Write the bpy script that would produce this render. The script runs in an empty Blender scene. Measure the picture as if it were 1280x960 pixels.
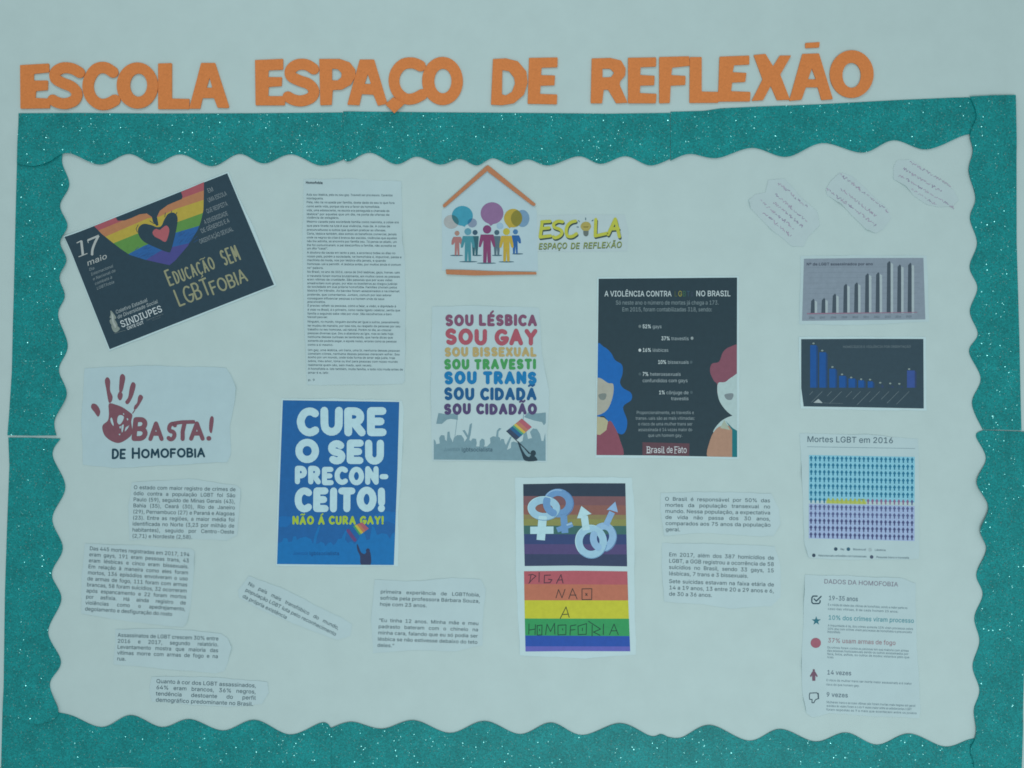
import bpy, math, random
import numpy as np
from mathutils import Vector
from mathutils.geometry import delaunay_2d_cdt

random.seed(7)
scene = bpy.context.scene
COL = scene.collection
R = math.radians
S = 0.0016            # metres per board unit (the board is about two metres wide)
CX, CY = 640.0, 480.0

# ------------------------------------------------------------------ camera
cam = bpy.data.cameras.new('camera')
co = bpy.data.objects.new('camera', cam)
COL.objects.link(co)
co.location = (0, -1.85, 0)
co.rotation_euler = (R(90), 0, 0)
cam.sensor_width = 36
cam.lens = 36 * 1.85 / (1280 * S)
cam.clip_start = 0.05
cam.clip_end = 100
scene.camera = co
scene.render.resolution_x, scene.render.resolution_y = 1024, 768
scene.cycles.filter_width = 1.7        # the phone's soft focus

# ------------------------------------------------------------------ world, lamps, exposure
world = bpy.data.worlds.new('World')
scene.world = world
world.use_nodes = True
bgn = world.node_tree.nodes['Background']
bgn.inputs['Color'].default_value = (0.93, 1.0, 1.0, 1)
bgn.inputs['Strength'].default_value = 0.45


def area(name, loc, target, size, sizey, power, color=(1, 1, 1)):
    l = bpy.data.lights.new(name, 'AREA')
    l.shape = 'RECTANGLE'
    l.size, l.size_y = size, sizey
    l.energy = power
    l.color = color
    o = bpy.data.objects.new(name, l)
    COL.objects.link(o)
    o.location = loc
    d = Vector(target) - Vector(loc)
    o.rotation_euler = d.to_track_quat('-Z', 'Y').to_euler()
    return o


area('ceiling_lamp', (-0.5, -1.5, 2.1), (-0.1, 0, -0.1), 1.3, 0.5, 8, (0.97, 1.0, 1.0))
area('low_fill_light', (0.6, -2.5, -1.15), (0.1, 0, -0.2), 1.5, 1.1, 23, (0.96, 1.0, 1.0))  # unseen fill, added low to brighten the lower board and its glitter
scene.view_settings.view_transform = 'Standard'
scene.view_settings.look = 'None'
scene.view_settings.exposure = 0
scene.view_settings.gamma = 1

# ------------------------------------------------------------------ materials
E_REF = 0.75


def lin(c):
    c = c / 255.0
    return c / 12.92 if c <= 0.04045 else ((c + 0.055) / 1.055) ** 2.4


def albedo(rgb):
    r, g, b = rgb
    d = max(0, r - max(g, b))          # reds read stronger next to the pale aqua wall than they are
    rgb = (r - .3 * d, g + .04 * d, b + .04 * d)
    return tuple(min(0.9, max(0.006, lin(c) / E_REF)) for c in rgb) + (1,)


_mats = {}


def ink(rgb, rough=0.62, name=None, var=0.06, scale=90, bump=0.0, spec=0.3):
    """Printed paper, plain paper or foam: one colour with a slight uneven tone."""
    key = (tuple(rgb), rough, var, scale, bump)
    if key in _mats:
        return _mats[key]
    m = bpy.data.materials.new(name or 'ink')
    m.use_nodes = True
    nt = m.node_tree
    b = nt.nodes['Principled BSDF']
    b.inputs['Roughness'].default_value = rough
    b.inputs['Specular IOR Level'].default_value = spec
    tc = nt.nodes.new('ShaderNodeTexCoord')
    n1 = nt.nodes.new('ShaderNodeTexNoise')
    n1.inputs['Scale'].default_value = scale
    n1.inputs['Detail'].default_value = 5
    n1.inputs['Roughness'].default_value = 0.65
    nt.links.new(tc.outputs['Object'], n1.inputs['Vector'])
    mr = nt.nodes.new('ShaderNodeMapRange')
    mr.inputs['From Min'].default_value = 0.3
    mr.inputs['From Max'].default_value = 0.7
    mr.inputs['To Min'].default_value = 1 - var
    mr.inputs['To Max'].default_value = 1 + var
    nt.links.new(n1.outputs['Fac'], mr.inputs['Value'])
    mx = nt.nodes.new('ShaderNodeVectorMath')
    mx.operation = 'SCALE'
    mx.inputs[0].default_value = albedo(rgb)[:3]
    nt.links.new(mr.outputs['Result'], mx.inputs['Scale'])
    nt.links.new(mx.outputs['Vector'], b.inputs['Base Color'])
    if bump:
        bp = nt.nodes.new('ShaderNodeBump')
        bp.inputs['Strength'].default_value = bump
        bp.inputs['Distance'].default_value = 0.002
        nt.links.new(n1.outputs['Fac'], bp.inputs['Height'])
        nt.links.new(bp.outputs['Normal'], b.inputs['Normal'])
    _mats[key] = m
    return m


def glitter_material():
    m = bpy.data.materials.new('teal_glitter_foam')
    m.use_nodes = True
    nt = m.node_tree
    N, L = nt.nodes, nt.links
    b = N['Principled BSDF']
    out = N['Material Output']
    tc = N.new('ShaderNodeTexCoord')

    def flakes(scale):
        v = N.new('ShaderNodeTexVoronoi')
        v.inputs['Scale'].default_value = scale
        L.new(tc.outputs['Object'], v.inputs['Vector'])
        return v
    geo = N.new('ShaderNodeNewGeometry')

    def tilt(v, k):
        s = N.new('ShaderNodeVectorMath'); s.operation = 'SUBTRACT'
        L.new(v.outputs['Color'], s.inputs[0]); s.inputs[1].default_value = (.5, .5, .5)
        q = N.new('ShaderNodeVectorMath'); q.operation = 'SCALE'
        L.new(s.outputs[0], q.inputs[0]); q.inputs['Scale'].default_value = k
        a = N.new('ShaderNodeVectorMath'); a.operation = 'ADD'
        L.new(geo.outputs['Normal'], a.inputs[0]); L.new(q.outputs[0], a.inputs[1])
        n = N.new('ShaderNodeVectorMath'); n.operation = 'NORMALIZE'
        L.new(a.outputs[0], n.inputs[0])
        return n.outputs[0]
    # grain: the fine glitter layer
    v1 = flakes(520)
    n2 = N.new('ShaderNodeTexNoise')
    n2.inputs['Scale'].default_value = 20
    n2.inputs['Detail'].default_value = 8
    L.new(tc.outputs['Object'], n2.inputs['Vector'])
    sep = N.new('ShaderNodeSeparateColor')
    L.new(v1.outputs['Color'], sep.inputs[0])
    mr = N.new('ShaderNodeMapRange')
    mr.inputs['To Min'].default_value = 0.72
    mr.inputs['To Max'].default_value = 1.28
    L.new(sep.outputs[0], mr.inputs['Value'])
    mr2 = N.new('ShaderNodeMapRange')
    mr2.inputs['From Min'].default_value = 0.3
    mr2.inputs['From Max'].default_value = 0.7
    mr2.inputs['To Min'].default_value = 0.86
    mr2.inputs['To Max'].default_value = 1.16
    L.new(n2.outputs['Fac'], mr2.inputs['Value'])
    mm = N.new('ShaderNodeMath'); mm.operation = 'MULTIPLY'
    L.new(mr.outputs[0], mm.inputs[0]); L.new(mr2.outputs[0], mm.inputs[1])
    sc = N.new('ShaderNodeVectorMath'); sc.operation = 'SCALE'
    sc.inputs[0].default_value = albedo((14, 122, 124))[:3]
    L.new(mm.outputs[0], sc.inputs['Scale'])
    L.new(sc.outputs[0], b.inputs['Base Color'])
    b.inputs['Roughness'].default_value = 0.5
    b.inputs['Specular IOR Level'].default_value = 0.25
    # flakes that turn at random and mirror the room and its lamps
    v2 = flakes(620)
    sep2 = N.new('ShaderNodeSeparateColor'); L.new(v2.outputs['Color'], sep2.inputs[0])
    gl = N.new('ShaderNodeBsdfGlossy')
    gl.inputs['Roughness'].default_value = 0.24
    wn = N.new('ShaderNodeTexWhiteNoise'); wn.noise_dimensions = '3D'
    L.new(v2.outputs['Position'], wn.inputs['Vector'])
    L.new(tilt(v2, 0.9), gl.inputs['Normal'])
    tone = N.new('ShaderNodeMapRange')
    tone.inputs['To Min'].default_value = 0.25
    tone.inputs['To Max'].default_value = 1.1
    L.new(sep2.outputs[1], tone.inputs['Value'])
    gc = N.new('ShaderNodeVectorMath'); gc.operation = 'SCALE'
    gc.inputs[0].default_value = (0.26, 0.66, 0.64)
    L.new(tone.outputs[0], gc.inputs['Scale'])
    L.new(gc.outputs[0], gl.inputs['Color'])
    pick = N.new('ShaderNodeMath'); pick.operation = 'GREATER_THAN'
    pick.inputs[1].default_value = 0.972
    L.new(wn.outputs['Value'], pick.inputs[0])
    mix = N.new('ShaderNodeMixShader')
    L.new(pick.outputs[0], mix.inputs[0])
    L.new(b.outputs[0], mix.inputs[1])
    L.new(gl.outputs[0], mix.inputs[2])
    L.new(mix.outputs[0], out.inputs['Surface'])
    return m


PAPER = ink((165, 190, 195), 0.6, 'white_paper', 0.035, 13, 0.05)
PAPER2 = ink((171, 198, 203), 0.6, 'bright_paper', 0.025, 30, 0.05)
THIN = ink((165, 187, 191), 0.6, 'lilac_white_paper', 0.03, 30, 0.05)
WALLM = ink((168, 191, 192), 0.75, 'wall_paint', 0.028, 16, 0.12)
ORANGE = ink((230, 116, 62), 0.7, 'orange_foam', 0.1, 240, 0.25)
ORANGE2 = ink((190, 112, 80), 0.7, 'orange_foam_strip', 0.07, 260, 0.1)
GLITTER = glitter_material()
DARK = (38, 62, 75)

# ------------------------------------------------------------------ 2-D helpers (board units, y down)


class K:
    """A measuring frame on the board: origin and scale."""
    def __init__(self, x, y, s):
        self.x, self.y, self.s = x, y, s

    def __call__(self, pts):
        return [(self.x + p[0] / self.s, self.y + p[1] / self.s) for p in pts]


def ccw(p):
    a = sum(p[i - 1][0] * p[i][1] - p[i][0] * p[i - 1][1] for i in range(len(p)))
    return p if a > 0 else p[::-1]


def smooth(pts, closed=True, n=5):
    out = []
    m = len(pts)
    rng = range(m) if closed else range(m - 1)
    for i in rng:
        if closed:
            p0, p1, p2, p3 = pts[i - 1], pts[i], pts[(i + 1) % m], pts[(i + 2) % m]
        else:
            p0, p1, p2, p3 = pts[max(i - 1, 0)], pts[i], pts[i + 1], pts[min(i + 2, m - 1)]
        for k in range(n):
            t = k / n
            out.append(tuple(0.5 * (2 * p1[j] + (p2[j] - p0[j]) * t + (2 * p0[j] - 5 * p1[j] + 4 * p2[j] - p3[j]) * t * t
                                    + (3 * p1[j] - p0[j] - 3 * p2[j] + p3[j]) * t ** 3) for j in (0, 1)))
    if not closed:
        out.append(tuple(pts[-1]))
    return out


def roundc(poly, r, n=3):
    out = []
    m = len(poly)
    for i in range(m):
        a, b, c = Vector(poly[i - 1]), Vector(poly[i]), Vector(poly[(i + 1) % m])
        d1, d2 = (a - b), (c - b)
        k1 = b + d1.normalized() * min(r, d1.length * .4)
        k2 = b + d2.normalized() * min(r, d2.length * .4)
        for j in range(n + 1):
            t = j / n
            q = k1 * (1 - t) ** 2 + b * 2 * t * (1 - t) + k2 * t * t
            out.append((q.x, q.y))
    return out


def dens(poly, step, closed=True):
    out = []
    m = len(poly)
    for i in range(m if closed else m - 1):
        a, b = poly[i], poly[(i + 1) % m]
        n = max(1, int(math.hypot(b[0] - a[0], b[1] - a[1]) / step))
        for k in range(n):
            t = k / n
            out.append((a[0] + (b[0] - a[0]) * t, a[1] + (b[1] - a[1]) * t))
    if not closed:
        out.append(poly[-1])
    return out


def rough(poly, amp, step=5, seed=0):
    """A hand-cut or torn outline."""
    rr = random.Random(seed)
    ph = [rr.uniform(0, 6.28) for _ in range(6)]
    out = []
    for i, p in enumerate(dens(poly, step)):
        dx = amp * (.6 * math.sin(p[1] * .11 + ph[0]) + .4 * math.sin(p[1] * .31 + ph[1]) + .3 * rr.uniform(-1, 1))
        dy = amp * (.6 * math.sin(p[0] * .10 + ph[2]) + .4 * math.sin(p[0] * .27 + ph[3]) + .3 * rr.uniform(-1, 1))
        out.append((p[0] + dx, p[1] + dy))
    return out


def wave(pts, n=9):
    """Scalloped edge through its tips and hollows."""
    return smooth(pts, False, n)


def ell(cx, cy, rx, ry=None, n=28, rot=0):
    ry = rx if ry is None else ry
    c, s = math.cos(rot), math.sin(rot)
    return [(cx + rx * math.cos(a) * c - ry * math.sin(a) * s, cy + rx * math.cos(a) * s + ry * math.sin(a) * c)
            for a in [2 * math.pi * i / n for i in range(n)]]


def arc(cx, cy, rx, ry, a0, a1, n=10):
    return [(cx + rx * math.cos(R(a0 + (a1 - a0) * i / n)), cy + ry * math.sin(R(a0 + (a1 - a0) * i / n))) for i in range(n + 1)]


def ribbon(pts, w, caps=True, seg=9):
    """Convex pieces of a stroke of width w."""
    out = []
    m = len(pts)
    for i in range(m - 1):
        a, b = pts[i], pts[i + 1]
        l = math.hypot(b[0] - a[0], b[1] - a[1])
        if l < 1e-6:
            continue
        nx, ny = -(b[1] - a[1]) / l * w / 2, (b[0] - a[0]) / l * w / 2
        out.append([(a[0] + nx, a[1] + ny), (a[0] - nx, a[1] - ny), (b[0] - nx, b[1] - ny), (b[0] + nx, b[1] + ny)])
    rng = range(m) if caps else range(1, m - 1)
    for i in rng:
        out.append(ell(pts[i][0], pts[i][1], w / 2 * 0.998, n=seg, rot=i * .37))
    return out


def region(inc, clip=None, holes=(), step=None):
    """Triangles of the union of polygons INC, cut to CLIP, without HOLES; STEP adds inner points so that it can bend."""
    V, F, tag = [], [], []

    def add(p, t):
        p = ccw(p)
        i0 = len(V)
        V.extend(Vector(q) for q in p)
        F.append(list(range(i0, i0 + len(p))))
        tag.append(t)
    for p in inc:
        add(dens(p, step) if step else p, 0)
    for p in (clip or []):
        add(dens(p, step) if step else p, 1)
    for p in holes:
        add(p, 2)
    if step:
        xs = [q[0] for p in inc for q in p]
        ys = [q[1] for p in inc for q in p]
        nx, ny = int((max(xs) - min(xs)) / step), int((max(ys) - min(ys)) / step)
        for i in range(1, nx + 1):
            for j in range(1, ny + 1):
                V.append(Vector((min(xs) + (i - .5 + .13 * (j % 2)) * step, min(ys) + (j - .5) * step)))
    v, e, f, ov, oe, of = delaunay_2d_cdt(V, [], F, 0, 1e-5)
    tris = []
    for fi, ids in zip(f, of):
        tg = {tag[i] for i in ids}
        if 0 in tg and 2 not in tg and (not clip or 1 in tg):
            tris.append(list(fi))
    used = sorted({i for t in tris for i in t})
    mp = {o: n for n, o in enumerate(used)}
    return [(v[i].x, v[i].y) for i in used], [[mp[i] for i in t] for t in tris]


# ------------------------------------------------------------------ type
# letter outlines: code point -> (advance, loops of x, y), in thousandths of the cap height, y up
GLYPHS = {
    33: (385, [[132,315,124,1000,260,1000,251,315], [193,-9,158,-2,129,17,109,46,103,81,109,115,129,144,158,163,193,170,227,163,256,144,275,115,282,81,275,46,256,17,227,-2]]),
    37: (1329, [[345,556,286,563,237,584,198,617,170,659,153,708,147,762,147,811,153,864,170,913,199,955,238,988,287,1009,345,1016,404,1009,453,988,491,955,519,913,536,864,542,811,542,762,536,708,519,659,491,617,452,584,404,563], [345,644,389,653,417,679,434,718,439,762,439,811,434,854,418,893,389,920,345,929,302,920,272,893,255,854,250,811,250,762,255,718,271,679,301,653], [985,-19,926,-12,877,9,838,42,810,84,793,133,787,187,787,236,793,290,810,339,839,381,878,413,927,435,985,442,1044,435,1093,413,1131,381,1159,339,1176,290,1181,236,1181,187,1176,133,1158,84,1130,42,1092,9,1043,-12], [985,68,1028,77,1057,104,1074,143,1079,187,1079,236,1074,280,1058,318,1029,345,985,354,942,345,912,318,896,280,890,236,890,187,895,143,912,104,941,77], [260,0,948,1000,1062,1000,374,0]]),
    40: (537, [[175,406,181,519,198,636,224,754,259,867,300,971,347,1060,464,1060,416,953,375,842,342,728,317,616,302,508,297,406,302,316,315,225,338,131,370,32,412,-74,464,-189,347,-189,273,-42,219,107,186,258]]),
    41: (537, [[73,-189,127,-72,169,35,201,135,222,229,235,318,240,406,235,508,219,616,195,728,162,842,121,953,73,1060,190,1060,237,971,279,867,313,754,340,636,356,518,362,406,351,256,317,105,263,-44,190,-189]]),
    44: (369, [[74,-235,133,140,269,140,166,-235]]),
    45: (891, [[662,481,662,369,224,369,224,481]]),
    46: (369, [[187,-9,153,-2,124,17,104,46,97,81,104,115,124,144,153,164,187,170,222,164,251,144,271,115,277,81,271,46,251,17,222,-2]]),
    47: (490, [[462,1047,140,-150,28,-150,350,1047]]),
    48: (891, [[446,-13,342,2,255,47,186,122,135,223,104,349,94,499,104,649,136,776,187,878,256,952,343,998,446,1013,548,998,635,952,704,878,755,776,786,649,797,499,786,349,755,223,705,122,636,47,549,2], [446,97,513,109,570,145,616,203,649,283,669,382,676,499,669,618,649,717,616,797,570,855,513,891,446,903,377,891,320,855,275,797,242,717,222,618,215,499,222,382,242,283,275,203,320,145,377,109]]),
    49: (891, [[150,0,150,107,768,107,768,0], [542,1000,542,0,417,0,417,881,169,703,169,839,390,1000]]),
    50: (891, [[126,0,126,93,460,450,513,506,555,555,587,600,611,642,625,685,630,730,623,780,605,823,575,857,537,883,491,898,440,903,385,897,339,880,301,851,273,813,255,766,250,711,129,711,139,796,169,869,218,930,281,976,357,1004,442,1013,527,1004,601,976,663,932,710,875,739,808,749,732,744,677,729,624,702,569,660,508,602,437,525,353,300,119,765,111,765,0]]),
    51: (891, [[428,-13,341,-5,261,19,192,59,138,113,102,180,86,259,215,259,226,211,249,171,282,139,325,116,374,103,430,98,488,103,541,119,585,146,618,183,640,229,647,285,641,337,621,386,588,427,540,459,476,480,395,487,308,487,308,588,566,881,137,889,137,1000,732,1000,732,905,415,547,415,568,518,567,606,542,677,498,729,437,762,365,772,285,761,202,728,130,676,70,607,24,523,-4]]),
    52: (891, [[78,207,78,311,485,1000,611,1000,213,326,812,319,812,207], [554,0,554,624,674,624,674,0]]),
    53: (891, [[435,-13,350,-5,275,22,212,64,163,118,130,183,117,256,240,256,250,213,271,175,302,143,341,118,385,103,435,98,492,105,543,127,585,160,617,205,638,258,644,319,637,380,616,435,583,480,540,515,488,537,428,544,378,540,329,528,285,508,252,483,132,497,189,1000,720,1000,720,889,296,889,263,593,305,619,349,639,399,651,451,656,517,649,578,631,632,601,678,561,716,511,745,454,763,390,768,321,758,229,725,149,674,81,607,30,526,-3]]),
    54: (891, [[445,-13,357,-3,280,29,215,79,166,146,135,227,125,318,133,392,157,470,201,560,270,669,496,1000,633,1000,297,513,286,513,302,541,324,565,352,587,385,603,421,614,462,617,547,608,621,579,681,533,727,471,755,396,764,309,754,221,723,143,674,78,609,28,532,-3], [445,95,500,102,548,123,587,156,618,199,637,251,644,309,637,368,618,419,587,462,548,494,500,515,445,521,390,515,342,495,302,463,271,420,252,370,246,311,252,252,271,200,302,156,342,123,390,102]]),
    55: (891, [[191,0,636,881,122,889,122,1000,768,1000,768,882,324,0]]),
    56: (891, [[445,-13,350,-4,266,22,198,65,146,121,113,189,102,266,108,327,128,384,158,433,199,474,246,504,300,520,234,554,182,605,149,672,138,748,148,820,178,884,225,938,287,979,361,1005,445,1013,528,1005,602,979,663,938,710,884,740,820,750,748,739,672,706,605,655,554,591,525,643,504,690,474,730,433,761,384,781,327,788,266,777,189,744,121,692,65,623,22,540,-4], [445,97,507,102,560,118,603,145,635,180,655,223,662,272,655,325,634,371,600,409,556,438,504,456,445,462,385,456,333,438,289,409,255,371,234,325,227,272,233,223,253,180,285,145,329,118,382,102], [445,569,495,574,539,590,576,616,604,650,622,691,628,738,622,785,605,826,577,859,541,884,496,899,445,904,393,899,349,884,312,859,284,826,267,785,261,738,267,691,284,650,312,616,349,590,394,574]]),
    57: (891, [[444,1013,532,1003,610,971,674,921,723,854,754,773,764,682,756,608,733,530,688,440,619,331,394,0,256,0,593,487,604,487,588,459,565,435,537,413,505,397,468,386,428,383,343,392,269,421,209,467,163,529,134,604,125,691,135,780,166,858,216,922,280,972,357,1003], [444,905,390,898,342,877,302,844,272,801,253,749,246,691,253,632,272,581,302,538,342,506,390,485,444,479,499,485,548,505,588,537,618,580,637,631,644,689,637,748,618,800,588,844,548,877,500,898]]),
    58: (369, [[187,-9,153,-2,124,17,104,46,97,81,104,115,124,144,153,164,187,170,222,164,251,144,271,115,277,81,271,46,251,17,222,-2], [187,532,153,539,124,558,104,587,97,621,104,656,124,685,153,705,187,711,222,705,251,685,271,656,277,621,271,587,251,558,222,539]]),
    59: (369, [[74,-235,133,140,269,140,166,-235], [203,532,169,539,140,558,120,587,113,621,120,656,140,685,169,705,203,711,238,705,267,685,287,656,293,621,287,587,267,558,238,539]]),
    63: (705, [[260,298,264,392,278,451,300,495,330,529,367,558,410,586,452,618,485,656,507,702,514,754,509,798,492,836,467,866,433,889,394,903,349,907,308,903,269,890,235,868,208,836,189,795,181,744,54,744,66,823,96,889,143,943,202,982,272,1005,349,1013,431,1005,501,980,558,940,601,887,628,823,637,750,628,675,601,612,558,558,500,513,461,487,431,462,408,435,392,404,383,364,381,298], [322,-9,287,-2,258,17,239,46,232,81,239,115,258,144,287,163,322,170,356,163,385,144,405,115,411,81,405,46,385,17,356,-2]]),
    65: (943, [[32,0,396,1000,543,1000,910,0,777,0,564,595,543,656,519,732,491,825,456,940,482,940,448,823,418,729,374,595,167,0], [216,279,216,391,727,391,727,279]]),
    66: (897, [[118,0,118,1000,474,1000,569,991,646,964,706,923,749,869,774,805,783,735,777,677,760,629,734,591,700,562,661,540,619,524,619,515,667,506,714,483,756,447,791,399,814,340,821,268,813,196,787,131,742,77,677,35,592,9,485,0], [245,112,481,112,581,123,648,157,686,207,699,268,692,317,673,361,642,399,601,429,549,447,488,454,245,454], [245,561,468,561,520,566,566,582,605,608,635,642,654,683,660,732,649,793,614,843,556,877,472,888,245,888]]),
    67: (1003, [[526,-13,403,2,295,49,205,125,137,227,94,352,79,499,94,647,137,773,205,875,295,951,403,998,526,1013,599,1008,669,991,733,964,790,926,840,879,880,822,910,758,930,685,803,685,788,733,765,776,737,812,702,842,663,866,620,883,574,893,526,896,438,884,361,850,296,793,246,715,214,617,203,499,214,382,246,284,296,207,361,150,439,116,526,104,574,107,620,118,663,135,702,158,737,188,765,225,788,267,803,315,930,315,911,243,881,178,840,122,791,74,734,37,669,9,600,-8]]),
    68: (987, [[430,0,189,0,189,112,422,112,534,124,625,159,695,216,745,293,775,389,785,502,775,614,745,709,696,785,628,842,541,876,434,888,183,888,183,1000,443,1000,579,985,693,940,785,868,852,769,894,646,907,502,893,357,852,233,783,134,689,60,571,15], [245,1000,245,0,118,0,118,1000]]),
    69: (823, [[118,0,118,1000,732,1000,732,888,245,888,245,562,699,562,699,450,245,450,245,112,738,112,738,0]]),
    70: (806, [[118,0,118,1000,726,1000,726,888,245,888,245,547,681,547,681,435,245,435,245,0]]),
    71: (1023, [[528,-13,403,2,294,49,204,125,136,227,93,353,79,499,93,647,136,773,203,875,293,951,400,998,521,1013,597,1008,669,990,735,961,793,922,842,874,883,818,913,755,932,685,802,685,784,732,761,773,733,809,700,839,662,864,620,882,573,892,521,896,436,884,360,850,295,793,246,715,214,617,203,499,214,382,246,285,296,207,362,150,440,116,528,104,608,113,678,140,735,183,779,242,806,314,815,398,854,391,556,391,556,503,940,503,940,393,926,278,886,179,823,97,740,37,641,-1]]),
    72: (1016, [[118,0,118,1000,245,1000,245,568,771,568,771,1000,898,1000,898,0,771,0,771,456,245,456,245,0]]),
    73: (591, [[61,0,61,112,232,112,232,888,61,888,61,1000,530,1000,530,888,359,888,359,112,530,112,530,0]]),
    74: (779, [[364,-13,244,6,148,64,86,159,65,286,65,340,192,340,192,286,204,205,239,146,294,110,364,98,433,110,487,146,522,205,534,286,534,1000,661,1000,661,286,640,159,578,64,483,6]]),
    75: (917, [[205,286,205,425,416,677,715,1000,881,1000,454,542], [118,0,118,1000,245,1000,245,657,244,442,245,380,245,0], [732,0,369,509,448,608,882,0]]),
    76: (772, [[118,0,118,1000,245,1000,245,112,710,112,710,0]]),
    77: (1235, [[118,0,118,1000,298,1000,545,368,632,96,604,96,693,368,936,1000,1116,1000,1116,0,991,0,997,899,1008,899,896,572,672,0,562,0,335,572,220,899,234,899,240,572,240,0]]),
    78: (1029, [[118,0,118,1000,268,1000,788,160,813,108,796,105,791,160,784,383,784,1000,911,1000,911,0,760,0,397,570,211,889,234,892,246,572,246,0]]),
    79: (1048, [[525,-13,403,2,296,49,206,125,137,227,94,352,79,499,94,647,137,773,206,875,296,951,403,998,525,1013,647,998,754,951,844,875,912,773,955,647,969,499,955,352,912,227,844,125,754,49,647,2], [525,104,610,115,687,149,752,205,803,283,835,382,846,499,835,618,803,717,752,795,687,851,610,885,525,896,439,885,362,850,297,794,246,716,214,618,203,499,214,382,246,284,297,206,362,150,439,115]]),
    80: (874, [[118,0,118,1000,462,1000,568,990,653,958,719,909,766,845,794,769,803,683,794,598,766,522,719,457,653,407,568,376,462,365,215,365,215,477,457,477,528,483,584,503,626,535,655,577,672,627,677,683,672,740,655,789,626,831,584,862,527,882,456,889,245,889,245,0]]),
    81: (1048, [[482,313,615,313,726,166,754,128,921,-94,788,-94], [525,-13,403,2,296,49,206,125,137,227,94,352,79,499,94,647,137,773,206,875,296,951,403,998,525,1013,647,998,754,951,844,875,912,773,955,647,969,499,955,352,912,227,844,125,754,49,647,2], [525,104,610,115,687,149,752,205,803,283,835,382,846,499,835,618,803,717,752,795,687,851,610,885,525,896,439,885,362,850,297,794,246,716,214,618,203,499,214,382,246,284,297,206,362,150,439,115]]),
    82: (883, [[118,0,118,1000,464,1000,569,990,655,960,721,913,767,851,795,777,805,692,795,607,767,534,721,473,654,427,569,398,464,389,189,389,189,501,459,501,530,507,585,524,627,553,656,591,673,637,679,692,673,748,656,796,627,835,585,864,529,882,458,889,245,889,245,0], [694,0,452,450,595,450,841,0]]),
    83: (878, [[440,-17,338,-9,251,18,179,61,126,118,90,188,75,268,205,268,217,216,243,172,280,139,327,115,381,101,440,97,504,102,562,118,610,145,648,181,671,224,679,274,673,317,653,352,622,379,582,402,534,421,481,437,361,470,251,512,169,568,119,641,102,732,113,811,147,880,201,936,270,979,353,1005,446,1013,540,1005,621,978,689,936,741,882,775,817,788,743,663,743,642,810,594,860,526,891,442,901,382,896,329,880,285,855,253,822,233,783,226,738,234,692,257,656,292,627,333,606,376,589,417,577,519,549,565,536,612,518,660,496,705,467,744,432,776,388,796,336,803,272,792,195,760,125,707,66,636,21,546,-8]]),
    84: (882, [[62,888,62,1000,819,1000,819,888,505,888,505,0,379,0,379,888]]),
    85: (1017, [[509,-16,398,-5,303,30,225,85,166,157,130,243,118,340,118,1000,244,1000,244,350,252,282,277,222,315,172,368,134,433,109,509,101,585,109,650,134,702,172,740,222,764,282,772,350,772,1000,899,1000,899,340,887,243,850,157,792,85,714,30,619,-5]]),
    86: (943, [[401,0,32,1000,166,1000,378,405,398,346,423,270,453,175,487,60,461,60,495,177,525,271,569,405,776,1000,910,1000,546,0]]),
    87: (1349, [[305,0,32,1000,162,1000,321,385,387,78,372,78,440,385,602,1000,746,1000,977,78,960,78,1028,385,1186,1000,1316,1000,1042,0,895,0,723,635,706,700,691,769,675,847,660,934,687,934,673,851,658,776,643,705,625,635,453,0]]),
    88: (932, [[36,0,427,559,427,464,58,1000,205,1000,479,574,456,574,587,787,734,1000,877,1000,509,470,509,564,896,0,750,0,574,254,453,454,481,454,357,254,180,0]]),
    89: (928, [[400,0,400,409,32,1000,179,1000,378,677,409,625,437,574,463,519,491,453,440,453,467,520,494,576,521,626,551,677,749,1000,895,1000,527,409,527,0]]),
    90: (862, [[82,0,82,91,538,757,670,935,684,893,438,888,79,888,79,1000,780,1000,780,907,332,253,191,65,177,107,421,112,785,112,785,0]]),
    97: (765, [[314,-17,247,-10,186,10,134,42,94,88,68,144,60,212,66,270,85,316,114,352,152,380,197,400,246,414,298,424,459,446,496,452,521,462,537,477,542,501,537,547,524,583,502,612,471,633,432,646,385,650,335,646,293,634,259,615,231,591,211,565,197,538,81,572,112,633,154,680,205,715,261,738,321,751,381,756,423,753,470,746,517,731,562,708,602,675,634,630,655,570,662,494,662,0,544,0,544,102,536,102,519,76,495,48,464,23,423,2,374,-12], [335,89,397,96,448,115,488,145,518,183,536,226,542,271,542,373,530,365,303,323,264,312,230,296,203,274,186,244,181,206,185,171,200,142,224,119,255,103,292,93]]),
    98: (834, [[451,-16,389,-10,339,7,300,33,271,61,232,115,220,115,220,0,103,0,103,1000,223,1000,223,628,232,628,270,680,299,708,337,733,387,750,450,756,538,744,615,709,679,652,727,575,757,481,767,371,757,261,727,166,679,89,616,32,539,-4], [433,92,497,101,549,129,591,172,621,229,639,297,645,372,639,447,621,513,591,569,550,612,497,639,433,648,369,640,317,613,276,572,246,517,228,450,221,372,228,294,246,226,276,170,318,128,370,101]]),
    99: (778, [[407,-16,312,-4,230,32,161,90,110,167,78,261,67,368,78,478,110,572,161,649,230,707,312,744,407,756,461,752,511,741,558,724,600,700,637,669,668,633,693,591,711,544,595,515,585,543,571,568,553,591,531,611,505,627,476,639,443,646,407,648,340,639,285,610,243,565,213,508,195,441,189,368,195,297,213,231,243,174,285,130,340,101,407,91,444,94,477,101,506,114,532,130,555,150,573,174,588,201,598,230,713,201,696,153,671,110,639,73,602,42,559,17,512,-1,461,-12]]),
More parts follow.
